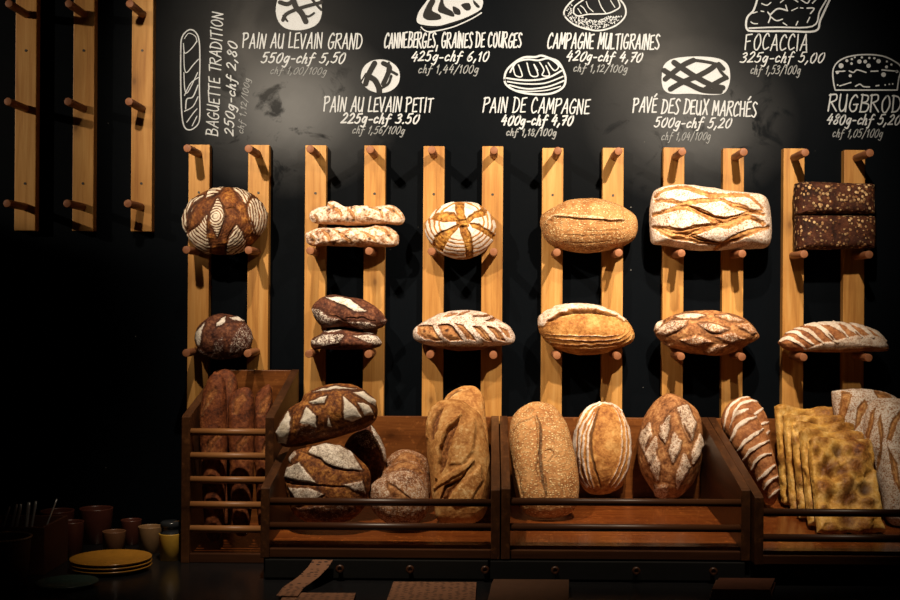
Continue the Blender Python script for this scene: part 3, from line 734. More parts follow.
    tot = np.concatenate([np.full(len(quads), 4), np.full(2 * na, 3)]).astype(np.int32)
    org = C - n * 0
    me = bpy.data.meshes.new(name)
    me.vertices.add(len(V)); me.vertices.foreach_set('co', (V - org).astype(np.float32).ravel())
    me.loops.add(len(loops)); me.loops.foreach_set('vertex_index', loops)
    me.polygons.add(len(tot)); me.polygons.foreach_set('loop_start', np.r_[0, np.cumsum(tot)[:-1]].astype(np.int32))
    me.polygons.foreach_set('use_smooth', np.ones(len(tot), bool))
    me.update(calc_edges=True); me.validate()
    bmm = bmesh.new(); bmm.from_mesh(me); bmesh.ops.recalc_face_normals(bmm, faces=bmm.faces); bmm.to_mesh(me); bmm.free()
    at = me.attributes.new('pat', 'FLOAT_COLOR', 'POINT')
    c4 = np.stack([np.clip(fl, 0, 1), np.clip(sc, 0, 1), np.clip(dk, 0, 1), np.ones_like(fl)], -1)
    at.data.foreach_set('color', c4.astype(np.float32).ravel())
    o = link(name, me, mat, None, Vector(org))
    tag(o, label, cat, group)
    return o
GW = 'breads on the wall pegs'; GC = 'breads standing in the crates'
# ---- upper peg row
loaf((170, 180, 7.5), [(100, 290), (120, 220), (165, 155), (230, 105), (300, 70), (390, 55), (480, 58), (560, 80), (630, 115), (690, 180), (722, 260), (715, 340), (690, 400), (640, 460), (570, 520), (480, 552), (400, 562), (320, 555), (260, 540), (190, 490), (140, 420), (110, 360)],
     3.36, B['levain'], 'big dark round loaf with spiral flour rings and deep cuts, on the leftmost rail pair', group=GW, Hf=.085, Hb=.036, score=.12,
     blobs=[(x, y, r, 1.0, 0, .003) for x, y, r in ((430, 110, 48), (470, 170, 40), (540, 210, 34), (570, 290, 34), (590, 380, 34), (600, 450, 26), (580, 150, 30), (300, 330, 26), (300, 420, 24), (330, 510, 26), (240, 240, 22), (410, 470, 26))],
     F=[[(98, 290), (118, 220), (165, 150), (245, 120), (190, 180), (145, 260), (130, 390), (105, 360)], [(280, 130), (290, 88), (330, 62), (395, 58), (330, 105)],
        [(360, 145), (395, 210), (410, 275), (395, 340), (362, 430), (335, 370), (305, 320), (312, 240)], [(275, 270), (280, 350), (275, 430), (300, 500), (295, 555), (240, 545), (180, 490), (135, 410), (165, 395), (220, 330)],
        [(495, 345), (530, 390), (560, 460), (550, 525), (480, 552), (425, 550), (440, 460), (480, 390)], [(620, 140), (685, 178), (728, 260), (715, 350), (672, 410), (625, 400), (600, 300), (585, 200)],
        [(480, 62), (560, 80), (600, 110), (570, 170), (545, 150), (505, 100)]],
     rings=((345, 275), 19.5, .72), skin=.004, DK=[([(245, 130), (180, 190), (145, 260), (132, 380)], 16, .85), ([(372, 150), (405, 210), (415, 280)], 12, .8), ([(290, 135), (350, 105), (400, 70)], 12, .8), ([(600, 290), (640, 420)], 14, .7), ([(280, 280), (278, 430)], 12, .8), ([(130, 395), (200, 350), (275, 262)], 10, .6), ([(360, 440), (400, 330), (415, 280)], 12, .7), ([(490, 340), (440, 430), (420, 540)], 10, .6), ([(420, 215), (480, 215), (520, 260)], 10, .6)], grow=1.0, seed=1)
cb = [(265, 135), (225, 150), (515, 160), (640, 160), (755, 170), (410, 140), (425, 245), (380, 235), (215, 120)]
loaf((300, 190, 8), [(75, 220), (85, 180), (130, 145), (200, 125), (250, 95), (300, 100), (350, 130), (420, 128), (500, 130), (600, 135), (680, 122), (750, 125), (800, 160), (835, 215), (835, 255), (800, 280), (700, 275), (560, 283), (420, 283), (300, 280), (180, 273), (110, 262)],
     3.345, B['cranberry'], 'upper knobbly floured cranberry stick, lying on top of the other one', name='bread_stick', group=GW, Hf=.045, Hb=.04, flour=.78, lump=.006, lumpf=45,
     SS=[([(230, 110), (300, 160), (330, 210)], 26, 1), ([(380, 140), (420, 190), (440, 250)], 22, .8), ([(560, 135), (640, 170), (660, 220)], 24, 1), ([(690, 140), (760, 170), (800, 210)], 22, 1), ([(110, 200), (140, 230), (130, 260)], 20, .5)],
     blobs=[(x, y, 13, 0, .95, -.002) for x, y in cb], bottom=262, seed=2)
cb = [(145, 400), (95, 400), (370, 375), (310, 340), (710, 360), (265, 430), (560, 390), (230, 330)]
loaf((300, 190, 8), [(50, 370), (70, 335), (130, 308), (200, 302), (280, 305), (380, 302), (470, 305), (560, 298), (620, 285), (700, 292), (750, 325), (790, 380), (785, 430), (740, 455), (640, 455), (540, 455), (420, 452), (300, 450), (200, 445), (120, 450), (70, 430)],
     3.34, B['cranberry'], 'lower knobbly floured cranberry stick, resting on the pegs', name='bread_stick', group=GW, Hf=.052, Hb=.05, flour=.74, lump=.006, lumpf=45,
     SS=[([(180, 320), (230, 380), (240, 440)], 26, 1), ([(280, 320), (330, 360), (420, 420)], 24, 1), ([(500, 330), (580, 380), (620, 430)], 22, .7), ([(600, 300), (680, 330), (740, 400)], 24, 1), ([(80, 350), (110, 400), (100, 430)], 20, .8)],
     blobs=[(x, y, 13, 0, .95, -.002) for x, y in cb] + [(510, 405, 70, .7, 0, 0)], bottom=440, seed=3)
loaf((415, 190, 7.5), [(75, 300), (90, 235), (130, 175), (190, 130), (250, 98), (330, 88), (420, 92), (490, 115), (560, 170), (600, 240), (608, 310), (590, 380), (540, 440), (470, 490), (400, 518), (320, 520), (240, 500), (170, 462), (115, 400), (85, 350)],
     3.362, B['star'], 'white floured round loaf cut with a six-armed star', group=GW, Hf=.075, Hb=.034, flour=1.0,
     S=[[(300, 92), (370, 92), (375, 190), (390, 240), (330, 250), (305, 170)], [(390, 210), (440, 165), (500, 135), (545, 150), (535, 190), (450, 210), (400, 245)], [(400, 240), (480, 255), (560, 300), (605, 345), (590, 378), (520, 320), (430, 280)],
        [(335, 270), (380, 262), (420, 340), (440, 430), (435, 500), (385, 518), (370, 400), (345, 330)], [(335, 250), (320, 295), (250, 370), (205, 470), (160, 450), (130, 415), (140, 350), (200, 310), (270, 280)], [(330, 235), (200, 240), (115, 218), (140, 180), (220, 160), (290, 170), (330, 215)],
        [(310, 225), (390, 215), (405, 270), (350, 290), (315, 270)]],
     rings=((345, 235), 34, .75, 1.2, 15), cut=.005, blobs=[(355, 268, 14, 0, .95, -.004), (210, 320, 22, 0, .7, 0), (150, 380, 22, 0, .6, 0)], seed=4)
loaf((530, 190, 7.5), [(78, 240), (90, 190), (140, 150), (200, 115), (270, 85), (360, 65), (450, 60), (540, 70), (640, 100), (720, 140), (785, 190), (808, 250), (800, 330), (770, 380), (700, 422), (600, 452), (500, 470), (400, 474), (300, 462), (210, 436), (150, 408), (105, 360), (85, 300)],
     3.36, B['sesame'], 'seed-covered pale oval loaf with one long lengthwise split, on the upper pegs', group=GW, Hf=.08, Hb=.036, flour=.12,
     FS=[([(130, 250), (170, 200), (230, 185), (330, 195), (450, 205), (560, 212), (700, 222)], 26, .8)], DK=[([(160, 232), (220, 203), (320, 212), (440, 220), (560, 228), (700, 240)], 10, .55)],
     SS=[([(480, 245), (580, 245), (690, 240)], 26, .8), ([(440, 310), (600, 305), (720, 290)], 10, .6), ([(260, 340), (420, 345), (600, 335)], 9, .5), ([(200, 390), (400, 400), (600, 385)], 9, .5)], skin=.006, bottom=452, seed=5)
loaf((640, 175, 6.4286), [(62, 330), (60, 230), (75, 140), (100, 95), (170, 70), (250, 60), (330, 65), (450, 80), (560, 100), (680, 113), (770, 125), (815, 160), (832, 220), (840, 320), (838, 420), (805, 468), (720, 475), (600, 477), (490, 486), (380, 486), (250, 472), (150, 453), (85, 445), (66, 410)],
     3.355, B['pave'], 'large floured rectangular loaf with crossing diagonal cuts, on the upper pegs', group=GW, Hf=.085, Hb=.04, p=3.2, flour=.9,
     SS=[([(95, 140), (160, 95), (280, 78), (400, 110), (470, 130), (620, 128), (700, 135), (790, 210)], 30, 1), ([(100, 165), (200, 165), (270, 188), (330, 172), (440, 160), (540, 158)], 34, 1),
         ([(85, 262), (150, 235), (240, 215), (300, 210), (400, 240), (470, 275), (540, 288), (640, 268), (720, 240), (780, 230)], 40, 1), ([(320, 205), (420, 258), (490, 305), (560, 325), (620, 300), (700, 268), (795, 312)], 44, 1),
         ([(530, 160), (620, 200), (700, 222), (795, 255)], 36, 1), ([(85, 335), (200, 352), (270, 372), (340, 350), (440, 328), (530, 312)], 46, 1.2), ([(110, 350), (200, 392), (300, 400), (440, 435), (525, 440)], 50, 1), ([(290, 395), (330, 385), (420, 345), (520, 315)], 34, 1),
         ([(485, 475), (560, 432), (650, 392), (740, 358), (825, 338)], 46, 1)],
     DK=[([(110, 338), (200, 350), (270, 362), (370, 335), (490, 315)], 11, .8), ([(325, 200), (420, 245), (500, 275), (560, 278), (650, 258)], 13, .9), ([(310, 395), (400, 425), (510, 440)], 9, .8), ([(630, 205), (700, 222), (790, 250)], 11, .7), ([(90, 255), (150, 232)], 9, .6), ([(500, 470), (560, 440), (640, 405)], 10, .6), ([(720, 275), (790, 310)], 12, .6), ([(150, 165), (270, 182)], 8, .6)],
     cut=.005, seed=6)
t6 = (780, 170, 6.314)
loaf(t6, [(88, 180), (92, 100), (105, 84), (150, 78), (330, 82), (520, 88), (570, 92), (584, 105), (586, 190), (584, 270), (572, 281), (450, 282), (250, 284), (110, 285), (93, 275)], 3.345, B['rye'], 'upper dark rye tin loaf crusted with oats, stacked on its twin', group=GW, Hf=.05, Hb=.045, p=7, q=2.6, lump=.0025, seed=7)
loaf(t6, [(90, 400), (92, 305), (106, 291), (150, 289), (330, 290), (520, 291), (572, 293), (586, 305), (589, 400), (586, 485), (573, 498), (450, 500), (250, 503), (110, 503), (94, 494)], 3.345, B['rye'], 'lower dark rye tin loaf crusted with oats, resting on the pegs', group=GW, Hf=.055, Hb=.045, p=7, q=2.6, lump=.0025, seed=8)
# ---- lower peg row
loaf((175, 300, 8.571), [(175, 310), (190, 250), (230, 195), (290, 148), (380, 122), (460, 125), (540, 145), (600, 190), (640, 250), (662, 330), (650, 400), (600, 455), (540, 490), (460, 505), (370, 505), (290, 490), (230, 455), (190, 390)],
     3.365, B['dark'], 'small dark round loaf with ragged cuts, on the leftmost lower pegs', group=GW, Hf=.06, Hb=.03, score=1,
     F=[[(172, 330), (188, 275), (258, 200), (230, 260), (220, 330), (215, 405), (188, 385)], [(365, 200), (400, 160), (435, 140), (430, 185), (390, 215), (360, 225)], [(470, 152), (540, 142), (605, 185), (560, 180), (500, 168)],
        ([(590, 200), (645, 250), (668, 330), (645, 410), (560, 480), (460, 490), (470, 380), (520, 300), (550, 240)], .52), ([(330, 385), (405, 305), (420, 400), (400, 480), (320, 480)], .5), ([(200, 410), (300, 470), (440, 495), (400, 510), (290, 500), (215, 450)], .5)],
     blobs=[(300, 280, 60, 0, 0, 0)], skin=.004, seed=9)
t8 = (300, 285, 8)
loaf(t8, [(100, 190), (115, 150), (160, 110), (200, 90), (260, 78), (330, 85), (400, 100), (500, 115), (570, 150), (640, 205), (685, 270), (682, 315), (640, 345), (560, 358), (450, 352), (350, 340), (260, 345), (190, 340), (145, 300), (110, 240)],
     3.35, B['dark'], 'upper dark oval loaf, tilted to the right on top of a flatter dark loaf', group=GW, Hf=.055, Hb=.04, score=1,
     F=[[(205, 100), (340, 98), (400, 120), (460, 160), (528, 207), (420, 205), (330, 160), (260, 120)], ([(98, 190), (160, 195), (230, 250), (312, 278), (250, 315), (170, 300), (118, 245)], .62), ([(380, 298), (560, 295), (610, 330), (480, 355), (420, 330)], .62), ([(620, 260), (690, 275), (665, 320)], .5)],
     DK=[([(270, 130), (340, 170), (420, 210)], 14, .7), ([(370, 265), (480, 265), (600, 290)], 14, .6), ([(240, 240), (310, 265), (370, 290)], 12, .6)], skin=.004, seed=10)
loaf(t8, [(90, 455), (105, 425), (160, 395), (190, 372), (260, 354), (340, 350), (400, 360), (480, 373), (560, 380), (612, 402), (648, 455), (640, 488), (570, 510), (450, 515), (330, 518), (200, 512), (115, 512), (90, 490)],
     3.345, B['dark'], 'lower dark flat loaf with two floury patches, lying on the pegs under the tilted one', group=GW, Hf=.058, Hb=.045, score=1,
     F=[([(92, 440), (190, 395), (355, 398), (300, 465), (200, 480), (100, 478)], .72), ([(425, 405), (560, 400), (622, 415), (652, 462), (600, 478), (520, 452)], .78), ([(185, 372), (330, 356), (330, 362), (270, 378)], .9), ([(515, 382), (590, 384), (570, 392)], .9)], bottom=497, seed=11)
loaf((405, 300, 7.5), [(62, 255), (75, 215), (120, 175), (180, 140), (250, 102), (300, 92), (340, 82), (450, 76), (540, 83), (620, 105), (690, 140), (740, 170), (790, 205), (825, 270), (815, 318), (760, 338), (680, 345), (600, 366), (500, 380), (380, 380), (280, 362), (200, 348), (120, 325), (75, 298)],
     3.35, B['walnut'], 'floury brown oval loaf with leaf-shaped cuts along both sides, on the lower pegs', group=GW, Hf=.075, Hb=.045, flour=.85,
     S=[[(90, 195), (200, 185), (230, 240), (280, 310), (220, 310), (150, 290), (95, 250)], [(245, 185), (320, 180), (370, 220), (435, 303), (340, 308), (290, 270)], [(370, 175), (440, 190), (500, 260), (530, 305), (470, 290), (410, 220)], [(510, 198), (570, 200), (620, 250), (660, 312), (600, 302), (550, 250)], [(620, 198), (680, 210), (720, 250), (757, 312), (700, 292), (650, 240)], [(705, 200), (770, 225), (795, 290), (750, 260)],
        [(380, 115), (440, 85), (490, 80), (430, 108)], [(510, 122), (570, 108), (650, 112), (600, 126)], [(610, 152), (650, 130), (690, 130), (660, 160)], [(290, 130), (330, 100), (390, 95), (340, 115)]],
     DK=[([(250, 190), (320, 185), (370, 225), (410, 280)], 12, .7), ([(512, 205), (560, 220), (620, 290)], 12, .7), ([(625, 205), (680, 225), (740, 300)], 12, .7), ([(95, 198), (180, 190), (225, 240)], 8, .6), ([(510, 122), (650, 112)], 7, .8), ([(610, 150), (690, 130)], 7, .8), ([(380, 115), (480, 82)], 7, .8)],
     blobs=[(140, 235, 12, 0, .8, -.002), (185, 215, 9, 0, .8, 0), (310, 230, 12, 0, .9, -.002), (345, 265, 10, 0, .8, 0), (590, 280, 10, 0, .8, 0)], bottom=352, cut=.004, seed=12)
loaf((525, 290, 7.5), [(100, 235), (110, 200), (160, 155), (230, 120), (310, 105), (400, 100), (480, 105), (560, 120), (640, 145), (700, 180), (760, 225), (805, 285), (822, 340), (803, 388), (752, 418), (680, 446), (600, 474), (480, 486), (380, 484), (290, 464), (210, 428), (150, 380), (115, 330), (102, 280)],
     3.35, B['golden'], 'golden oval loaf with white banded rim and one long slot along its top, lower pegs', group=GW, Hf=.08, Hb=.045,
     F=[([(95, 240), (105, 195), (230, 115), (400, 96), (560, 115), (700, 175), (770, 225), (740, 230), (690, 195), (600, 155), (480, 143), (360, 143), (250, 170), (180, 225), (140, 260), (105, 275)], .85)],
     S=[([(165, 240), (240, 182), (350, 150), (480, 147), (600, 160), (695, 195), (600, 197), (480, 187), (330, 197), (220, 225)], 2.2)], DK=[([(165, 240), (240, 185), (350, 155), (480, 151), (600, 165), (690, 192)], 18, .75)],
     FS=[([(150, 330), (400, 342), (640, 345), (720, 330), (752, 290)], 9, .9), ([(160, 360), (450, 378), (680, 370), (760, 325), (785, 275)], 9, .8), ([(190, 395), (450, 408), (680, 395), (775, 350), (805, 300)], 9, .75), ([(230, 425), (450, 435), (660, 425), (765, 388), (815, 330)], 8, .7), ([(135, 250), (170, 190), (260, 140)], 6, .5)], cut=.006, bottom=458, seed=13)
loaf((645, 300, 7.2), [(70, 225), (85, 170), (130, 145), (200, 110), (290, 87), (380, 80), (480, 77), (570, 87), (650, 107), (720, 140), (780, 190), (820, 250), (808, 280), (740, 320), (680, 358), (600, 390), (500, 402), (400, 393), (300, 380), (200, 348), (130, 308), (85, 268)],
     3.35, B['diamond'], 'brown oval loaf broken into floury diamonds, on the lower pegs', group=GW, Hf=.075, Hb=.045, flour=.1, score=.6,
     F=[([(80, 245), (110, 195), (190, 150), (305, 145), (290, 185), (220, 230), (150, 250)], .7), ([(215, 122), (300, 95), (430, 110), (380, 135), (280, 130)], .95), ([(385, 170), (450, 165), (540, 190), (605, 205), (540, 240), (490, 240), (430, 210)], .68), ([(250, 290), (370, 250), (485, 300), (380, 332), (320, 315)], .6), ([(515, 265), (620, 230), (715, 280), (620, 310), (570, 300)], .6), ([(425, 368), (520, 320), (595, 325), (500, 388)], .6), ([(510, 110), (600, 108), (705, 150), (620, 152)], .68), ([(650, 180), (740, 170), (805, 238), (750, 247)], .6), ([(68, 225), (85, 168), (135, 145), (95, 205)], 1.0), ([(130, 305), (190, 325), (200, 350), (150, 325)], .5)],
     DK=[([(290, 185), (220, 235), (150, 252)], 10, .7), ([(430, 212), (490, 242), (545, 242)], 11, .8), ([(250, 292), (320, 318), (380, 335)], 10, .8), ([(670, 195), (750, 247)], 11, .7), ([(430, 370), (500, 390)], 9, .7)], skin=.006, lump=.004, lumpf=40, seed=14)
loaf((770, 310, 7.2), [(60, 235), (85, 205), (120, 160), (190, 130), (260, 105), (350, 92), (450, 88), (550, 95), (640, 105), (720, 130), (780, 165), (830, 220), (850, 265), (838, 293), (700, 302), (500, 306), (300, 302), (180, 297), (110, 283), (75, 258)],
     3.345, B['batard'], 'long pointed loaf with slanting white-edged slashes, on the rightmost lower pegs', group=GW, Hf=.058, Hb=.05,
     FS=[([(75, 225), (110, 205), (160, 210), (220, 250), (262, 288)], 35, 1), ([(118, 165), (190, 160), (250, 200), (312, 248)], 29, 1), ([(185, 132), (270, 145), (330, 190), (385, 238)], 31, 1), ([(258, 108), (340, 110), (400, 155), (450, 205), (485, 232)], 35, 1), ([(355, 95), (440, 100), (500, 140), (552, 188)], 35, 1), ([(465, 92), (540, 105), (600, 150), (652, 190)], 31, 1), ([(575, 98), (650, 120), (710, 165), (735, 195)], 31, 1), ([(690, 125), (760, 160), (825, 222)], 28, 1)],
     F=[([(240, 290), (380, 236), (470, 222), (560, 190), (740, 178), (825, 218), (845, 262), (700, 272), (500, 285), (350, 292)], .85)], DK=[([(150, 220), (215, 258), (250, 290)], 8, .6), ([(420, 175), (460, 215)], 8, .6), ([(510, 155), (548, 192)], 8, .7), ([(610, 160), (650, 192)], 8, .7)], edge=.15, skin=.0035, bottom=291, seed=15)
# ---- tall narrow crate: four baguettes
t = (180, 360, 6)
loaf(t, [(120, 330), (130, 240), (145, 170), (180, 100), (215, 75), (250, 90), (272, 150), (280, 300), (282, 500), (275, 700), (260, 1000), (225, 1090), (180, 1080), (150, 1000), (130, 700), (122, 500)], 3.07, B['baguette'], 'front left baguette in the narrow crate, nearest the left side', name='baguette', group=GC, ref=446, tilt=6, Hf=.03, Hb=.03,
     S=[[(130, 320), (150, 220), (215, 150), (225, 190), (180, 260)], [(150, 600), (160, 500), (240, 400), (250, 450)]], FS=[([(140, 330), (165, 260), (210, 220)], 22, .5)], na=200, nf=70, seed=16)
loaf(t, [(195, 110), (225, 70), (270, 54), (310, 65), (335, 100), (345, 160), (335, 300), (320, 600), (300, 950), (270, 1000), (230, 900), (200, 500)], 3.17, B['baguette'], 'baguette behind the front left one, its tip showing just to the right', name='baguette', group=GC, ref=446, tilt=8, Hf=.03, Hb=.03,
     S=[[(280, 150), (300, 80), (320, 110), (310, 200)]], na=200, nf=70, seed=17)
loaf(t, [(290, 300), (300, 220), (335, 182), (395, 165), (432, 190), (445, 280), (445, 500), (435, 800), (410, 1020), (365, 1060), (320, 1000), (300, 700), (290, 450)], 3.09, B['baguette'], 'middle baguette in the narrow crate', name='baguette', group=GC, ref=446, tilt=8, Hf=.03, Hb=.03,
     S=[[(310, 320), (320, 240), (380, 190), (400, 230), (340, 330)], [(320, 600), (340, 500), (410, 420), (400, 500)]], na=200, nf=70, seed=18)
loaf(t, [(450, 300), (454, 220), (480, 178), (520, 150), (540, 152), (552, 210), (550, 400), (545, 700), (530, 1000), (505, 1050), (472, 980), (454, 700), (448, 450)], 3.09, B['baguette'], 'rightmost baguette in the narrow crate', name='baguette', group=GC, ref=446, tilt=8, Hf=.03, Hb=.03,
     S=[[(470, 330), (480, 250), (540, 190), (560, 220), (500, 330)], [(480, 600), (500, 500), (570, 420), (560, 500)]], na=200, nf=70, seed=19)
# ---- second crate: heap of round loaves and two long pale loaves
loaf((260, 380, 6.667), [(110, 350), (135, 290), (190, 205), (270, 160), (300, 110), (370, 70), (450, 45), (540, 35), (620, 40), (690, 65), (750, 110), (780, 170), (780, 240), (740, 290), (680, 320), (600, 345), (500, 375), (400, 405), (300, 425), (220, 440), (160, 440), (120, 410)],
     3.02, B['heap'], 'big round loaf with white leaf cuts, lying on top of the crate heap', group=GC, tilt=22, Hf=.07, Hb=.045, score=1,
     F=[[(112, 345), (190, 205), (207, 250), (202, 330), (180, 425), (125, 415)], [(265, 285), (310, 178), (372, 235), (380, 320), (330, 300)], ([(265, 290), (330, 295), (380, 320), (370, 360), (240, 380)], .5), [(330, 147), (450, 107), (430, 150), (350, 162)], [(555, 108), (640, 190), (682, 250), (610, 275), (560, 262)], [(650, 150), (720, 168), (755, 230), (700, 240), (670, 190)], [(620, 85), (690, 78), (772, 140), (768, 175), (700, 130)],
        [(350, 82), (500, 44), (645, 58), (560, 60), (450, 66)], ([(170, 430), (260, 390), (400, 350), (560, 310), (700, 270), (760, 240), (770, 260), (690, 320), (500, 378), (300, 428)], .42), [(453, 250), (478, 310), (448, 310)]],
     DK=[([(210, 240), (205, 330)], 12, .8), ([(380, 240), (385, 330)], 10, .8), ([(552, 120), (552, 260)], 10, .8), ([(640, 140), (690, 240)], 12, .6)], skin=.005, seed=20)
loaf((260, 430, 6.667), [(165, 330), (190, 250), (200, 190), (230, 140), (285, 118), (350, 102), (440, 94), (530, 100), (600, 135), (660, 190), (720, 250), (740, 320), (725, 420), (690, 520), (600, 600), (450, 630), (300, 610), (215, 540), (180, 440)],
     2.96, B['heap'], 'round loaf with one wide gash facing forward, under the topmost heap loaf', group=GC, tilt=12, Hf=.055, Hb=.04, score=1,
     F=[([(325, 150), (350, 110), (440, 92), (530, 102), (610, 145), (685, 272), (590, 260), (480, 245), (400, 190)], .82), ([(265, 215), (300, 270), (380, 355), (280, 345), (165, 315), (185, 250)], .82), ([(190, 380), (330, 390), (430, 430), (380, 470), (240, 480)], .75), ([(550, 365), (680, 335), (700, 430), (620, 400)], .72), ([(190, 190), (230, 140), (250, 160), (205, 220)], .7), ([(240, 520), (420, 490), (600, 470), (640, 540), (450, 610), (300, 590)], .5)],
     DK=[([(270, 140), (400, 195), (480, 248), (670, 280)], 14, .8), ([(180, 350), (300, 365), (400, 370), (560, 380)], 16, .6)], skin=.004, seed=21)
loaf((260, 380, 6.667), [(560, 440), (610, 370), (680, 325), (740, 300), (790, 380), (830, 460), (840, 540), (810, 620), (740, 700), (660, 700), (590, 640), (550, 540)],
     3.13, B['dark'], 'dark loaf wedged at the back right of the heap, mostly behind the gashed one', group=GC, tilt=15, Hf=.055, Hb=.035, score=1,
     F=[([(620, 380), (720, 335), (790, 440), (745, 465), (670, 440)], .55), ([(735, 302), (800, 385), (838, 470), (842, 550), (820, 540), (810, 480), (770, 420)], .85)], seed=22, na=200, nf=70)
t = (360, 440, 6.667)
loaf(t, [(172, 150), (210, 95), (280, 66), (350, 70), (420, 100), (460, 150), (468, 230), (455, 320), (400, 400), (290, 420), (210, 330), (180, 230)], 3.165, B['diamond'], 'small floury round loaf at the back of the leaning trio', group=GC, tilt=14, Hf=.05, Hb=.03, flour=.55, SS=[([(230, 150), (300, 110), (370, 130), (430, 200)], 60, .6)], na=200, nf=70, seed=23)
loaf(t, [(128, 245), (170, 190), (240, 150), (330, 140), (400, 165), (455, 230), (470, 330), (450, 440), (380, 500), (250, 500), (160, 440), (125, 340)], 3.08, B['diamond'], 'small floury round loaf in the middle of the leaning trio', group=GC, tilt=14, Hf=.045, Hb=.028, flour=.5, SS=[([(200, 200), (300, 160), (420, 220)], 50, .6)], na=200, nf=70, seed=24)
loaf(t, [(58, 340), (85, 285), (145, 248), (220, 212), (300, 205), (380, 240), (440, 310), (462, 400), (445, 490), (370, 560), (230, 570), (120, 510), (65, 425)], 2.98, B['diamond'], 'small floury round loaf with a wedge cut, frontmost of the leaning trio', group=GC, tilt=16, Hf=.05, Hb=.03, flour=.62, S=[[(172, 275), (240, 310), (335, 385), (400, 410), (215, 385), (185, 330)]], na=220, nf=75, seed=25)
t = (410, 380, 4)
loaf(t, [(130, 100), (155, 52), (215, 27), (262, 30), (294, 68), (304, 150), (315, 260), (318, 380), (300, 470), (250, 500), (200, 470), (160, 300), (135, 180)], 3.22, B['ciabatta'], 'pale long loaf standing behind the front one, only its top visible', group=GC, tilt=14, ref=450, Hf=.045, Hb=.035, flour=.25, DK=[([(140, 90), (165, 60), (205, 45)], 8, .7)], FS=[([(150, 90), (190, 50), (240, 40)], 12, .6)], na=220, seed=26)
loaf(t, [(63, 200), (75, 130), (110, 90), (160, 78), (210, 85), (245, 112), (280, 140), (300, 200), (315, 280), (321, 370), (316, 480), (286, 555), (200, 580), (120, 570), (95, 500), (82, 400), (68, 290)], 3.08, B['ciabatta'], 'pale long loaf with slanting curled slashes, standing in front of its twin', group=GC, tilt=22, ref=450, Hf=.06, Hb=.04, flour=.18,
     S=[([(83, 240), (82, 180), (105, 130), (132, 108), (118, 160), (95, 235)], 1.6), ([(118, 375), (122, 265), (148, 198), (200, 150), (180, 205), (158, 260), (142, 345)], 1.8), ([(120, 475), (140, 425), (205, 390), (245, 340), (205, 405), (165, 450), (150, 490)], 1.8)],
     F=[([(160, 340), (165, 250), (200, 180), (255, 160), (265, 200), (250, 290), (210, 340)], .42), ([(170, 500), (180, 440), (240, 380), (280, 340), (290, 400), (240, 490)], .5)],
     FS=[([(70, 230), (78, 150), (120, 95)], 14, .3), ([(105, 390), (112, 260), (140, 190), (205, 140)], 20, .35), ([(100, 430), (150, 390), (220, 350), (250, 320)], 24, .3)], edge=.35, cut=.006, skin=.005, seed=27)
# ---- third crate
t = (500, 395, 4.443)
loaf(t, [(42, 150), (60, 95), (110, 52), (170, 36), (230, 50), (275, 95), (310, 170), (338, 290), (350, 400), (343, 480), (310, 525), (240, 545), (170, 544), (110, 519), (72, 450), (52, 330), (42, 230)], 3.165, B['sesame'], 'long seed-covered loaf standing in the third crate with a ragged centre seam', group=GC, tilt=30, ref=460, Hf=.075, Hb=.04,
     DK=[([(165, 90), (182, 150), (178, 260), (186, 350), (208, 470)], 15, .75), ([(196, 250), (225, 240), (238, 262), (215, 300)], 6, .45), ([(172, 260), (160, 330), (190, 400)], 6, .4), ([(200, 360), (206, 420), (196, 480)], 8, .5), ([(60, 300), (90, 400), (110, 500)], 5, .3), ([(50, 180), (80, 130), (150, 95)], 6, .5)], FS=[([(160, 100), (172, 180), (166, 300)], 10, .5)], bottom=478, skin=.005, seed=28)
loaf(t, [(328, 200), (345, 110), (385, 60), (440, 31), (500, 40), (545, 80), (575, 150), (580, 250), (570, 330), (545, 400), (500, 432), (440, 442), (390, 432), (355, 390), (338, 310), (328, 250)], 3.315, B['golden'], 'golden oval loaf with white striped rims, standing in the third crate', group=GC, tilt=4, Hf=.075, Hb=.035,
     FS=[([(385, 405), (350, 360), (334, 260), (336, 170), (385, 68), (440, 36)], 17, 1), ([(388, 402), (358, 340), (352, 240), (362, 160), (400, 80), (445, 42)], 13, 1), ([(400, 408), (376, 330), (370, 230), (385, 150), (420, 75)], 13, .9), ([(418, 412), (396, 330), (390, 230), (400, 150), (430, 80)], 13, .9), ([(440, 34), (500, 42), (540, 75)], 14, .9),
         ([(500, 50), (530, 110), (540, 200), (530, 300), (475, 412)], 9, .8), ([(520, 60), (552, 130), (559, 220), (545, 320), (492, 412)], 9, .9), ([(538, 75), (572, 160), (576, 260), (555, 350), (510, 412)], 12, 1)],
     DK=[([(440, 55), (412, 150), (404, 230), (420, 320), (448, 412)], 13, .8)], bottom=488, seed=29)
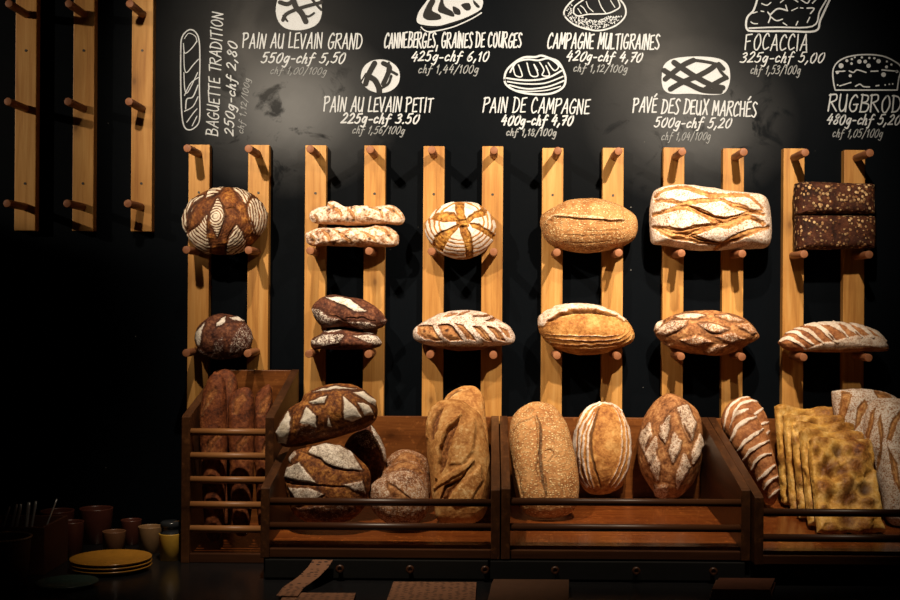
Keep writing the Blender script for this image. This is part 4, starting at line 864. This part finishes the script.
loaf((630, 385, 4.8), [(35, 300), (45, 230), (70, 150), (120, 80), (180, 41), (230, 50), (270, 75), (320, 120), (341, 180), (347, 280), (336, 380), (298, 470), (240, 532), (180, 545), (120, 520), (65, 440), (40, 370)], 3.315, B['diamond'], 'pointed brown loaf with floury diamond cuts, standing in the third crate', group=GC, tilt=4, Hf=.08, Hb=.035, flour=.12, score=.5,
     F=[([(58, 225), (95, 188), (102, 240), (70, 322), (52, 270)], .85), ([(150, 200), (187, 155), (188, 210), (165, 280), (148, 240)], .8), ([(230, 110), (272, 102), (312, 180), (290, 268), (258, 190)], .85), ([(215, 232), (243, 270), (237, 310), (205, 368), (188, 310)], .8), ([(118, 328), (142, 380), (132, 455), (103, 400)], .78), ([(260, 335), (287, 388), (228, 493), (228, 420)], .78), ([(335, 242), (350, 290), (302, 374), (298, 320)], .85), ([(75, 335), (125, 250), (132, 300), (95, 372)], .8), ([(120, 480), (180, 480), (170, 540), (120, 530)], .6)],
     DK=[([(102, 240), (72, 325)], 7, .6), ([(140, 250), (165, 285)], 7, .6), ([(290, 270), (258, 190)], 8, .6), ([(245, 80), (190, 130), (150, 200)], 6, .6)], skin=.006, grow=1.3, edge=.5, seed=30)
# ---- fourth crate
t = (700, 390, 5)
FSb = [([(120, 200), (140, 100), (200, 50), (245, 38)], 16, 1), ([(160, 150), (190, 90), (240, 60), (290, 60)], 16, 1), ([(262, 132), (315, 92)], 16, 1), ([(300, 178), (342, 158)], 15, 1), ([(320, 230), (345, 205)], 15, 1)]
loaf(t, [(105, 150), (130, 85), (180, 46), (230, 35), (280, 55), (315, 100), (340, 160), (348, 230), (345, 320), (330, 400), (280, 420), (220, 360), (160, 270), (120, 210)], 3.29, B['batard'], 'slashed loaf leaning at the very back left of the right crate, behind its twin', group=GC, tilt=10, Hf=.045, Hb=.03, FS=FSb, edge=.2, na=220, seed=31)
loaf(t, [(152, 240), (155, 190), (176, 130), (205, 95), (250, 105), (285, 150), (315, 195), (345, 260), (370, 340), (390, 430), (392, 520), (365, 575), (330, 560), (280, 480), (220, 390), (165, 300)], 3.18, B['batard'], 'slashed white-striped loaf leaning along the left side of the right crate', group=GC, tilt=18, Hf=.055, Hb=.035,
     FS=[([(140, 225), (175, 135), (240, 102)], 20, 1), ([(155, 265), (185, 195), (235, 155), (285, 140)], 21, 1), ([(190, 310), (232, 255), (312, 200)], 22, 1), ([(222, 350), (262, 295), (340, 258)], 21, 1), ([(255, 395), (300, 335), (352, 318)], 18, 1), ([(288, 450), (335, 412), (372, 375)], 21, 1), ([(318, 490), (345, 455), (384, 430)], 17, 1), ([(342, 535), (392, 490)], 16, 1)], edge=.2, skin=.005, seed=32)
t = (770, 400, 4.283)
fb = [(225, 155, 34, .9, .25, .003), (290, 215, 20, .6, .75, -.005), (245, 285, 34, .9, .5, -.004), (375, 215, 36, .9, .1, .003), (310, 300, 24, .8, .3, -.003), (365, 285, 34, .8, .2, .003), (235, 372, 34, .75, .0, .004), (335, 415, 38, .9, .55, -.003), (412, 380, 26, .6, .9, -.006), (330, 365, 30, .75, .1, .003),
      (300, 250, 18, .4, .0, -.004), (400, 250, 26, .7, .1, .003), (270, 440, 22, .3, 0, -.004), (420, 440, 26, .7, .3, .002), (330, 520, 30, .8, .6, -.004), (260, 560, 34, .8, .1, .003), (400, 540, 34, .8, .2, .003), (200, 240, 16, .3, 0, -.004), (210, 320, 14, .2, 0, -.004), (280, 330, 16, .3, 0, -.005), (430, 320, 18, .4, .1, -.004), (190, 175, 20, .5, 0, .003), (350, 170, 28, .8, .2, .002), (410, 190, 20, .7, .1, .002)]
slabs = []
FL = ['frontmost browned focaccia slab, its dimpled face in full view', 'focaccia slab second from the front of the leaning row', 'middle focaccia slab of the leaning row', 'focaccia slab second from the back of the leaning row', 'rearmost focaccia slab, tallest corner of the leaning row']
for k in range(5):
    w = k / 4; l = lambda a, b: a + (b - a) * w
    TL = (l(160, 20), l(178, 30)); TR = (l(425, 270), l(178, 42)); BR = (l(486, 326), l(566, 446)); BL = (l(203, 50), l(568, 442))
    pts = []
    for a, b in ((TL, TR), (TR, BR), (BR, BL), (BL, TL)):
        for s in (.045, .5, .955): pts.append((a[0] + (b[0] - a[0]) * s, a[1] + (b[1] - a[1]) * s))
    sh = (TL[0] - 160, TL[1] - 178)
    bl = [(x + sh[0], y + sh[1], r * 1.2, min(1, a * 1.15) * (1 if k == 0 else .8), b * (1 if k == 0 else .6), h * 1.9) for x, y, r, a, b, h in fb]
    rr_ = random.Random(50 + k)
    for _ in range(26):
        ax, ay = rr_.uniform(TL[0], BR[0]), rr_.uniform(TL[1], BL[1]); up_ = rr_.random() < .5
        bl.append((ax, ay, rr_.uniform(14, 26), .75 if up_ else .1, .15 if up_ else 0, .005 if up_ else -.007))
    loaf(t, pts, 3.0 + .075 * k, B['focaccia'], FL[k], name='focaccia_slab', group='focaccia slabs in the right crate', ref=l(490, 460), tilt=l(34, 8), yaw=14, Hf=.02, Hb=.02, p=14, q=3.5, blobs=bl, lump=.005, lumpf=50, flour=.15, na=240 if k == 0 else 160, nf=90 if k == 0 else 60, seed=33 + k)
t = (820, 380, 4)
loaf(t, [(47, 60), (60, 44), (120, 36), (200, 38), (270, 54), (320, 90), (330, 200), (300, 330), (200, 390), (120, 320), (66, 190)], 3.28, B['pave'], 'floured slashed loaf at the back right, left end showing above the focaccia', group=GC, tilt=12, Hf=.05, Hb=.035, p=3, flour=.85,
     S=[[(85, 45), (115, 48), (126, 60), (112, 110), (90, 168), (70, 165), (80, 100)], [(150, 110), (178, 75), (192, 98), (162, 170), (138, 200)], [(215, 40), (275, 58), (300, 80), (232, 72)]], na=240, seed=40)
loaf(t, [(176, 205), (184, 125), (212, 82), (260, 74), (340, 82), (400, 110), (430, 250), (430, 400), (410, 520), (340, 585), (270, 560), (248, 460), (212, 340), (184, 270)], 3.1, B['pave'], 'floured slashed loaf leaning at the right frame edge, in front of another', group=GC, tilt=22, ref=460, Hf=.06, Hb=.04, p=3, flour=.85,
     S=[[(180, 220), (200, 130), (222, 110), (215, 160), (192, 250)], [(230, 175), (243, 138), (252, 200), (240, 330), (226, 365), (240, 250)], [(265, 235), (290, 160), (325, 115), (320, 150), (285, 240)], [(270, 265), (310, 340), (325, 460), (295, 400)]], DK=[([(238, 150), (248, 220), (236, 340)], 6, .6), ([(270, 265), (300, 370)], 6, .6)], seed=41)

# ------------------------------------------------------------------ crockery and cutlery on the counter, left
def pot(name, px, py, r, h, mat, label, cat, prof=None, d=None):
    d = .63 * F_PX / (py - 300 - 2.8 * 0) if d is None else d
    x = (px - 490 + (py - 300) * .007) * d / F_PX
    bm = bmesh.new()
    prof = prof or [(0, 0), (.86, 0), (.9, .015), (1, .97), (1, 1), (.93, 1), (.9, .96), (.8, .06), (0, .05)]
    bm_lathe(bm, [(a * r, b * h) for a, b in prof], 44)
    o = from_bm(name, bm, mat, None, (x, d, ZT), True); tag(o, label, cat); return o, Vector((x, d, ZT))
soup, _ = pot('paper_cup', 4, 593, .055, .115, M['cardboard'], 'large brown paper cup at the bottom left frame edge', 'cup', [(0, .02), (.8, .02), (.8, 0), (.83, 0), (1, .98), (.97, .98), (.8, .04), (0, .04)])
bm = bmesh.new(); res = bmesh.ops.create_cone
for k in range(48):
    a, b = 2 * math.pi * k / 48, 2 * math.pi * (k + 1) / 48
    bm_cyl(bm, (.0553 * math.cos(a), .0553 * math.sin(a), .1135), (.0553 * math.cos(b), .0553 * math.sin(b), .1135), .002, 8)
rim = from_bm('rolled_rim', bm, M['cup_rim'], soup, None, True); rim['label'] = 'pale rolled rim'
# wooden box with cutlery cup
q = Vector((-1.085, 2.93, ZT))
root = empty('cutlery_box', q); tag(root, 'dark brown open box holding cutlery behind the large paper cup', 'box')
W_, D_, H_ = .16, .16, .108; th = .008
for nm, lo, hi in (('front_panel', (-W_ / 2, -D_ / 2, 0), (W_ / 2, -D_ / 2 + th, H_)), ('back_panel', (-W_ / 2, D_ / 2 - th, 0), (W_ / 2, D_ / 2, H_)), ('side_panel', (-W_ / 2, -D_ / 2 + th, 0), (-W_ / 2 + th, D_ / 2 - th, H_)), ('side_panel', (W_ / 2 - th, -D_ / 2 + th, 0), (W_ / 2, D_ / 2 - th, H_)), ('base', (-W_ / 2 + th, -D_ / 2 + th, 0), (W_ / 2 - th, D_ / 2 - th, .006))):
    bm = bmesh.new(); bm_box(bm, lo, hi, .001); from_bm(nm, bm, M['brown_box'], root)
def cutlery(a, b, w, label, kind):
    a = Vector(a); b = Vector(b); dvec = (b - a); L = dvec.length
    bm = bmesh.new()
    n = 12; vs = []
    for k in range(n + 1):
        s = k / n; ww = w * (.45 + .55 * s) * (1 if k < n else .6); tt = .0012
        for sx, sy in ((-ww, -tt), (ww, -tt), (ww, tt), (-ww, tt)): vs.append(bm.verts.new((sx, sy + .002 * math.sin(s * 3), s * L)))
    for k in range(n):
        for j in range(4):
            bm.faces.new((vs[4 * k + j], vs[4 * k + (j + 1) % 4], vs[4 * k + 4 + (j + 1) % 4], vs[4 * k + 4 + j]))
    bm.faces.new(vs[:4]); bm.faces.new(vs[-4:])
    o = from_bm(kind, bm, M['steel'], None, a, True); o.rotation_mode = 'QUATERNION'; o.rotation_quaternion = dvec.to_track_quat('Z', 'Y')
    tag(o, label, 'cutlery', 'cutlery in the box')
CU = [(-.052, -.03, 10, 506, 'leftmost steel handle standing in the cutlery box'), (-.03, -.02, 17, 504, 'second steel handle from the left in the cutlery box'), (-.012, -.035, 21, 504, 'third steel handle from the left in the cutlery box'), (.008, -.01, 29, 502, 'steel handle right of the middle in the cutlery box'), (.022, -.03, 36, 501, 'steel handle leaning gently right in the cutlery box'), (.03, .0, 57, 499, 'steel handle leaning far out to the right of the cutlery box')]
for dx, dy, px, py, lb in CU:
    top = P(px, py, q.y + dy + .02); cutlery((q.x + dx, q.y + dy, ZT + .012), top, .0048, lb, 'utensil')
pot('cup', 71, 566, .03, .085, M['terracotta'], 'dark red stoneware cup right of the cutlery box', 'cup', d=3.06)
pot('cup', 57, 540, .042, .088, M['terracotta'], 'dark brown stoneware cup behind the red one, beside the cutlery box', 'cup', d=3.20)
pot('cup', 96, 540, .042, .088, M['terracotta'], 'dark stoneware cup behind and right of the red one', 'cup', d=3.24)
pot('cup', 114, 556, .028, .055, M['umber_cup'], 'small brown cup standing behind the ochre plates', 'cup', d=3.10)
pot('cup', 131, 556, .026, .062, M['terracotta'], 'narrow dark cup between the small brown cup and the tan one', 'cup', d=3.22)
tc, qt = pot('cup', 150, 556, .029, .064, M['tan_cup'], 'tan stoneware cup left of the yellow jar', 'cup', d=3.12)
yj, qy = pot('jar', 170.5, 559, .0275, .064, M['yellow_cup'], 'yellow jar with a dark top beside the narrow crate', 'jar', d=3.03)
bm = bmesh.new(); bm_lathe(bm, [(0, .060), (.0255, .060), (.0255, .066), (.0225, .068), (.0225, .078), (.0245, .080), (.0245, .090), (.02, .093), (0, .093)], 36)
ld = from_bm('lid', bm, M['lid'], yj, None, True); ld['label'] = 'dark glossy screw lid'
def plate(px, py, d, r, z, mat, label):
    bm = bmesh.new(); bm_lathe(bm, [(0, 0), (.72 * r, 0), (.78 * r, .0015), (r, .010), (1.0 * r, .012), (.97 * r, .012), (.76 * r, .005), (0, .004)], 56)
    x = (px - 490 + (py - 300) * .007) * d / F_PX
    o = from_bm('plate', bm, mat, None, (x, d, ZT + z), True); tag(o, label, 'plate', 'plates on the counter'); return o
plate(111, 575, 2.915, .092, 0, M['ochre'], 'lower ochre plate of the small stack on the counter')
plate(111, 565, 2.915, .092, .0085, M['ochre'], 'middle ochre plate of the small stack on the counter')
plate(111, 555, 2.915, .092, .017, M['ochre'], 'topmost ochre plate of the small stack on the counter')
plate(67, 580, 2.74, .066, 0, M['green_plate'], 'dark green plate in front of the ochre stack')

# ------------------------------------------------------------------ paper bags in front of the drawers
def sheet(name, pts, wid, mat, label, cat, group, th=.0025, sub=10):
    """folded flat bag: centre line pts (x, y, z), constant width along x with slant"""
    c = [Vector(p) for p in pts]; bm = bmesh.new(); rows = []
    fine = []
    for a, b in zip(c, c[1:]):
        for k in range(sub): fine.append(a.lerp(b, k / sub))
    fine.append(c[-1])
    for p in fine:
        rows.append([bm.verts.new((p.x - wid / 2, p.y, p.z)), bm.verts.new((p.x + wid / 2, p.y, p.z)), bm.verts.new((p.x + wid / 2, p.y, p.z + th)), bm.verts.new((p.x - wid / 2, p.y, p.z + th))])
    for A, B2 in zip(rows, rows[1:]):
        for j in range(4): bm.faces.new((A[j], A[(j + 1) % 4], B2[(j + 1) % 4], B2[j]))
    bm.faces.new(rows[0]); bm.faces.new(rows[-1])
    o0 = sum(c, Vector()) / len(c); bmesh.ops.translate(bm, verts=bm.verts, vec=-o0)
    o = from_bm(name, bm, mat, None, o0, False); tag(o, label, cat, group); return o
GB = 'printed paper bags on the counter'
def X_(px, d): return (px - 490 + 2) * d / F_PX
sheet('paper_bag', [(X_(435, 2.78), 2.775, ZT + .002), (X_(431, 2.6), 2.6, ZT + .002), (X_(428, 2.45), 2.45, ZT + .002)], .183, M['bag'], 'printed paper bag with dark ovals lying flat in front of the crates', 'paper bag', GB, .006)
sheet('paper_bag', [(X_(320, 2.66), 2.665, ZT + .002), (X_(312, 2.5), 2.5, ZT + .002)], .15, M['bag'], 'printed paper bag lying flat at the bottom frame edge, below the curled one', 'paper bag', GB, .006)
sheet('paper_bag', [(X_(322, 2.80), 2.812, ZT + .046), (X_(318, 2.79), 2.79, ZT + .034), (X_(308, 2.74), 2.745, ZT + .022), (X_(293, 2.69), 2.69, ZT + .011), (X_(287, 2.62), 2.62, ZT + .010)], .045, M['bag'], 'narrow printed paper bag curling down from under the heaped crate', 'paper bag', GB, .0015)
for k in range(3):
    sheet('paper_bag', [(X_(529 + k, 2.77), 2.772 - .006 * k, ZT + .001 + .0062 * k), (X_(527, 2.5), 2.5, ZT + .001 + .0062 * k)], .165, M['cardboard'], ['lowest flat brown paper bag of the pile right of the oval-printed one', 'middle flat brown paper bag of the pile right of the oval-printed one', 'top flat brown paper bag of the pile right of the oval-printed one'][k], 'paper bag', 'folded brown bags, centre pile', .005, 3)
for k in range(4):
    sheet('paper_bag', [(X_(744 + 2 * (k % 2), 2.78), 2.782 - .004 * k, ZT + .001 + .0056 * k), (X_(741, 2.66), 2.66, ZT + .001 + .0056 * k)], .132 - .003 * k, M['brown_box'] if k % 2 else M['cardboard'], ['bottom folded brown bag of the pile under the right crate', 'second folded brown bag from the bottom under the right crate', 'third folded brown bag from the bottom under the right crate', 'uppermost folded brown bag of the pile under the right crate'][k], 'paper bag', 'folded brown bags, right pile', .0045, 3)

# ------------------------------------------------------------------ light
def spot(name, loc, target, power, angle, blend, colr, r=.02):
    l = bpy.data.lights.new(name, 'SPOT'); l.energy = power; l.spot_size = R(angle); l.spot_blend = blend; l.color = colr; l.shadow_soft_size = r
    o = bpy.data.objects.new(name, l); col.objects.link(o); o.location = loc
    o.rotation_euler = (Vector(target) - Vector(loc)).to_track_quat('-Z', 'Y').to_euler(); return o
WARM = (1.0, .82, .61)
def wp(px, py): return P(px, py, D)
spot('track_spot_left', (-.86, 2.13, ZC + .97), wp(365, 120), 140, 67, 1.0, WARM)
spot('track_spot_right', (.60, 2.13, ZC + .97), wp(630, 145), 178, 70, 1.0, WARM)
spot('track_spot_far_left', (-3.3, 1.85, ZC + 1.0), P(72, 28, WALL), 135, 26, .25, WARM)
spot('added_spot_crates', (.50, 2.3, ZC + 1.25), (.50, 3.26, ZC - .36), 175, 42, 1.0, WARM)  # added, unseen: brightens the bread in the right-hand crates
spot('added_spot_heap', (-.42, 2.3, ZC + 1.25), (-.31, 3.15, ZC - .41), 135, 50, 1.0, WARM)  # added, unseen: dimmer fill for the heaped crate, spilling onto the crockery
wd = bpy.data.worlds.new('dim_room'); scene.world = wd; wd.use_nodes = True
wd.node_tree.nodes['Background'].inputs[0].default_value = (1.0, .55, .35, 1); wd.node_tree.nodes['Background'].inputs[1].default_value = .0025

# ------------------------------------------------------------------ camera
cam = bpy.data.cameras.new('camera'); cam.sensor_width = 36; cam.lens = F_PX / 900 * 36
cam.shift_x = (450 - VX) / 900; cam.clip_start = .05
co = bpy.data.objects.new('camera', cam); col.objects.link(co)
co.matrix_world = Matrix.Translation((0, 0, ZC)) @ Matrix.Rotation(R(90), 4, 'X') @ Matrix.Rotation(ROLL, 4, 'Z')
scene.camera = co
vs = scene.view_settings; scene.display_settings.display_device = 'sRGB'
vs.view_transform = 'Standard'; vs.look = 'None'; vs.gamma = 1; vs.use_curve_mapping = False; vs.exposure = 0.0
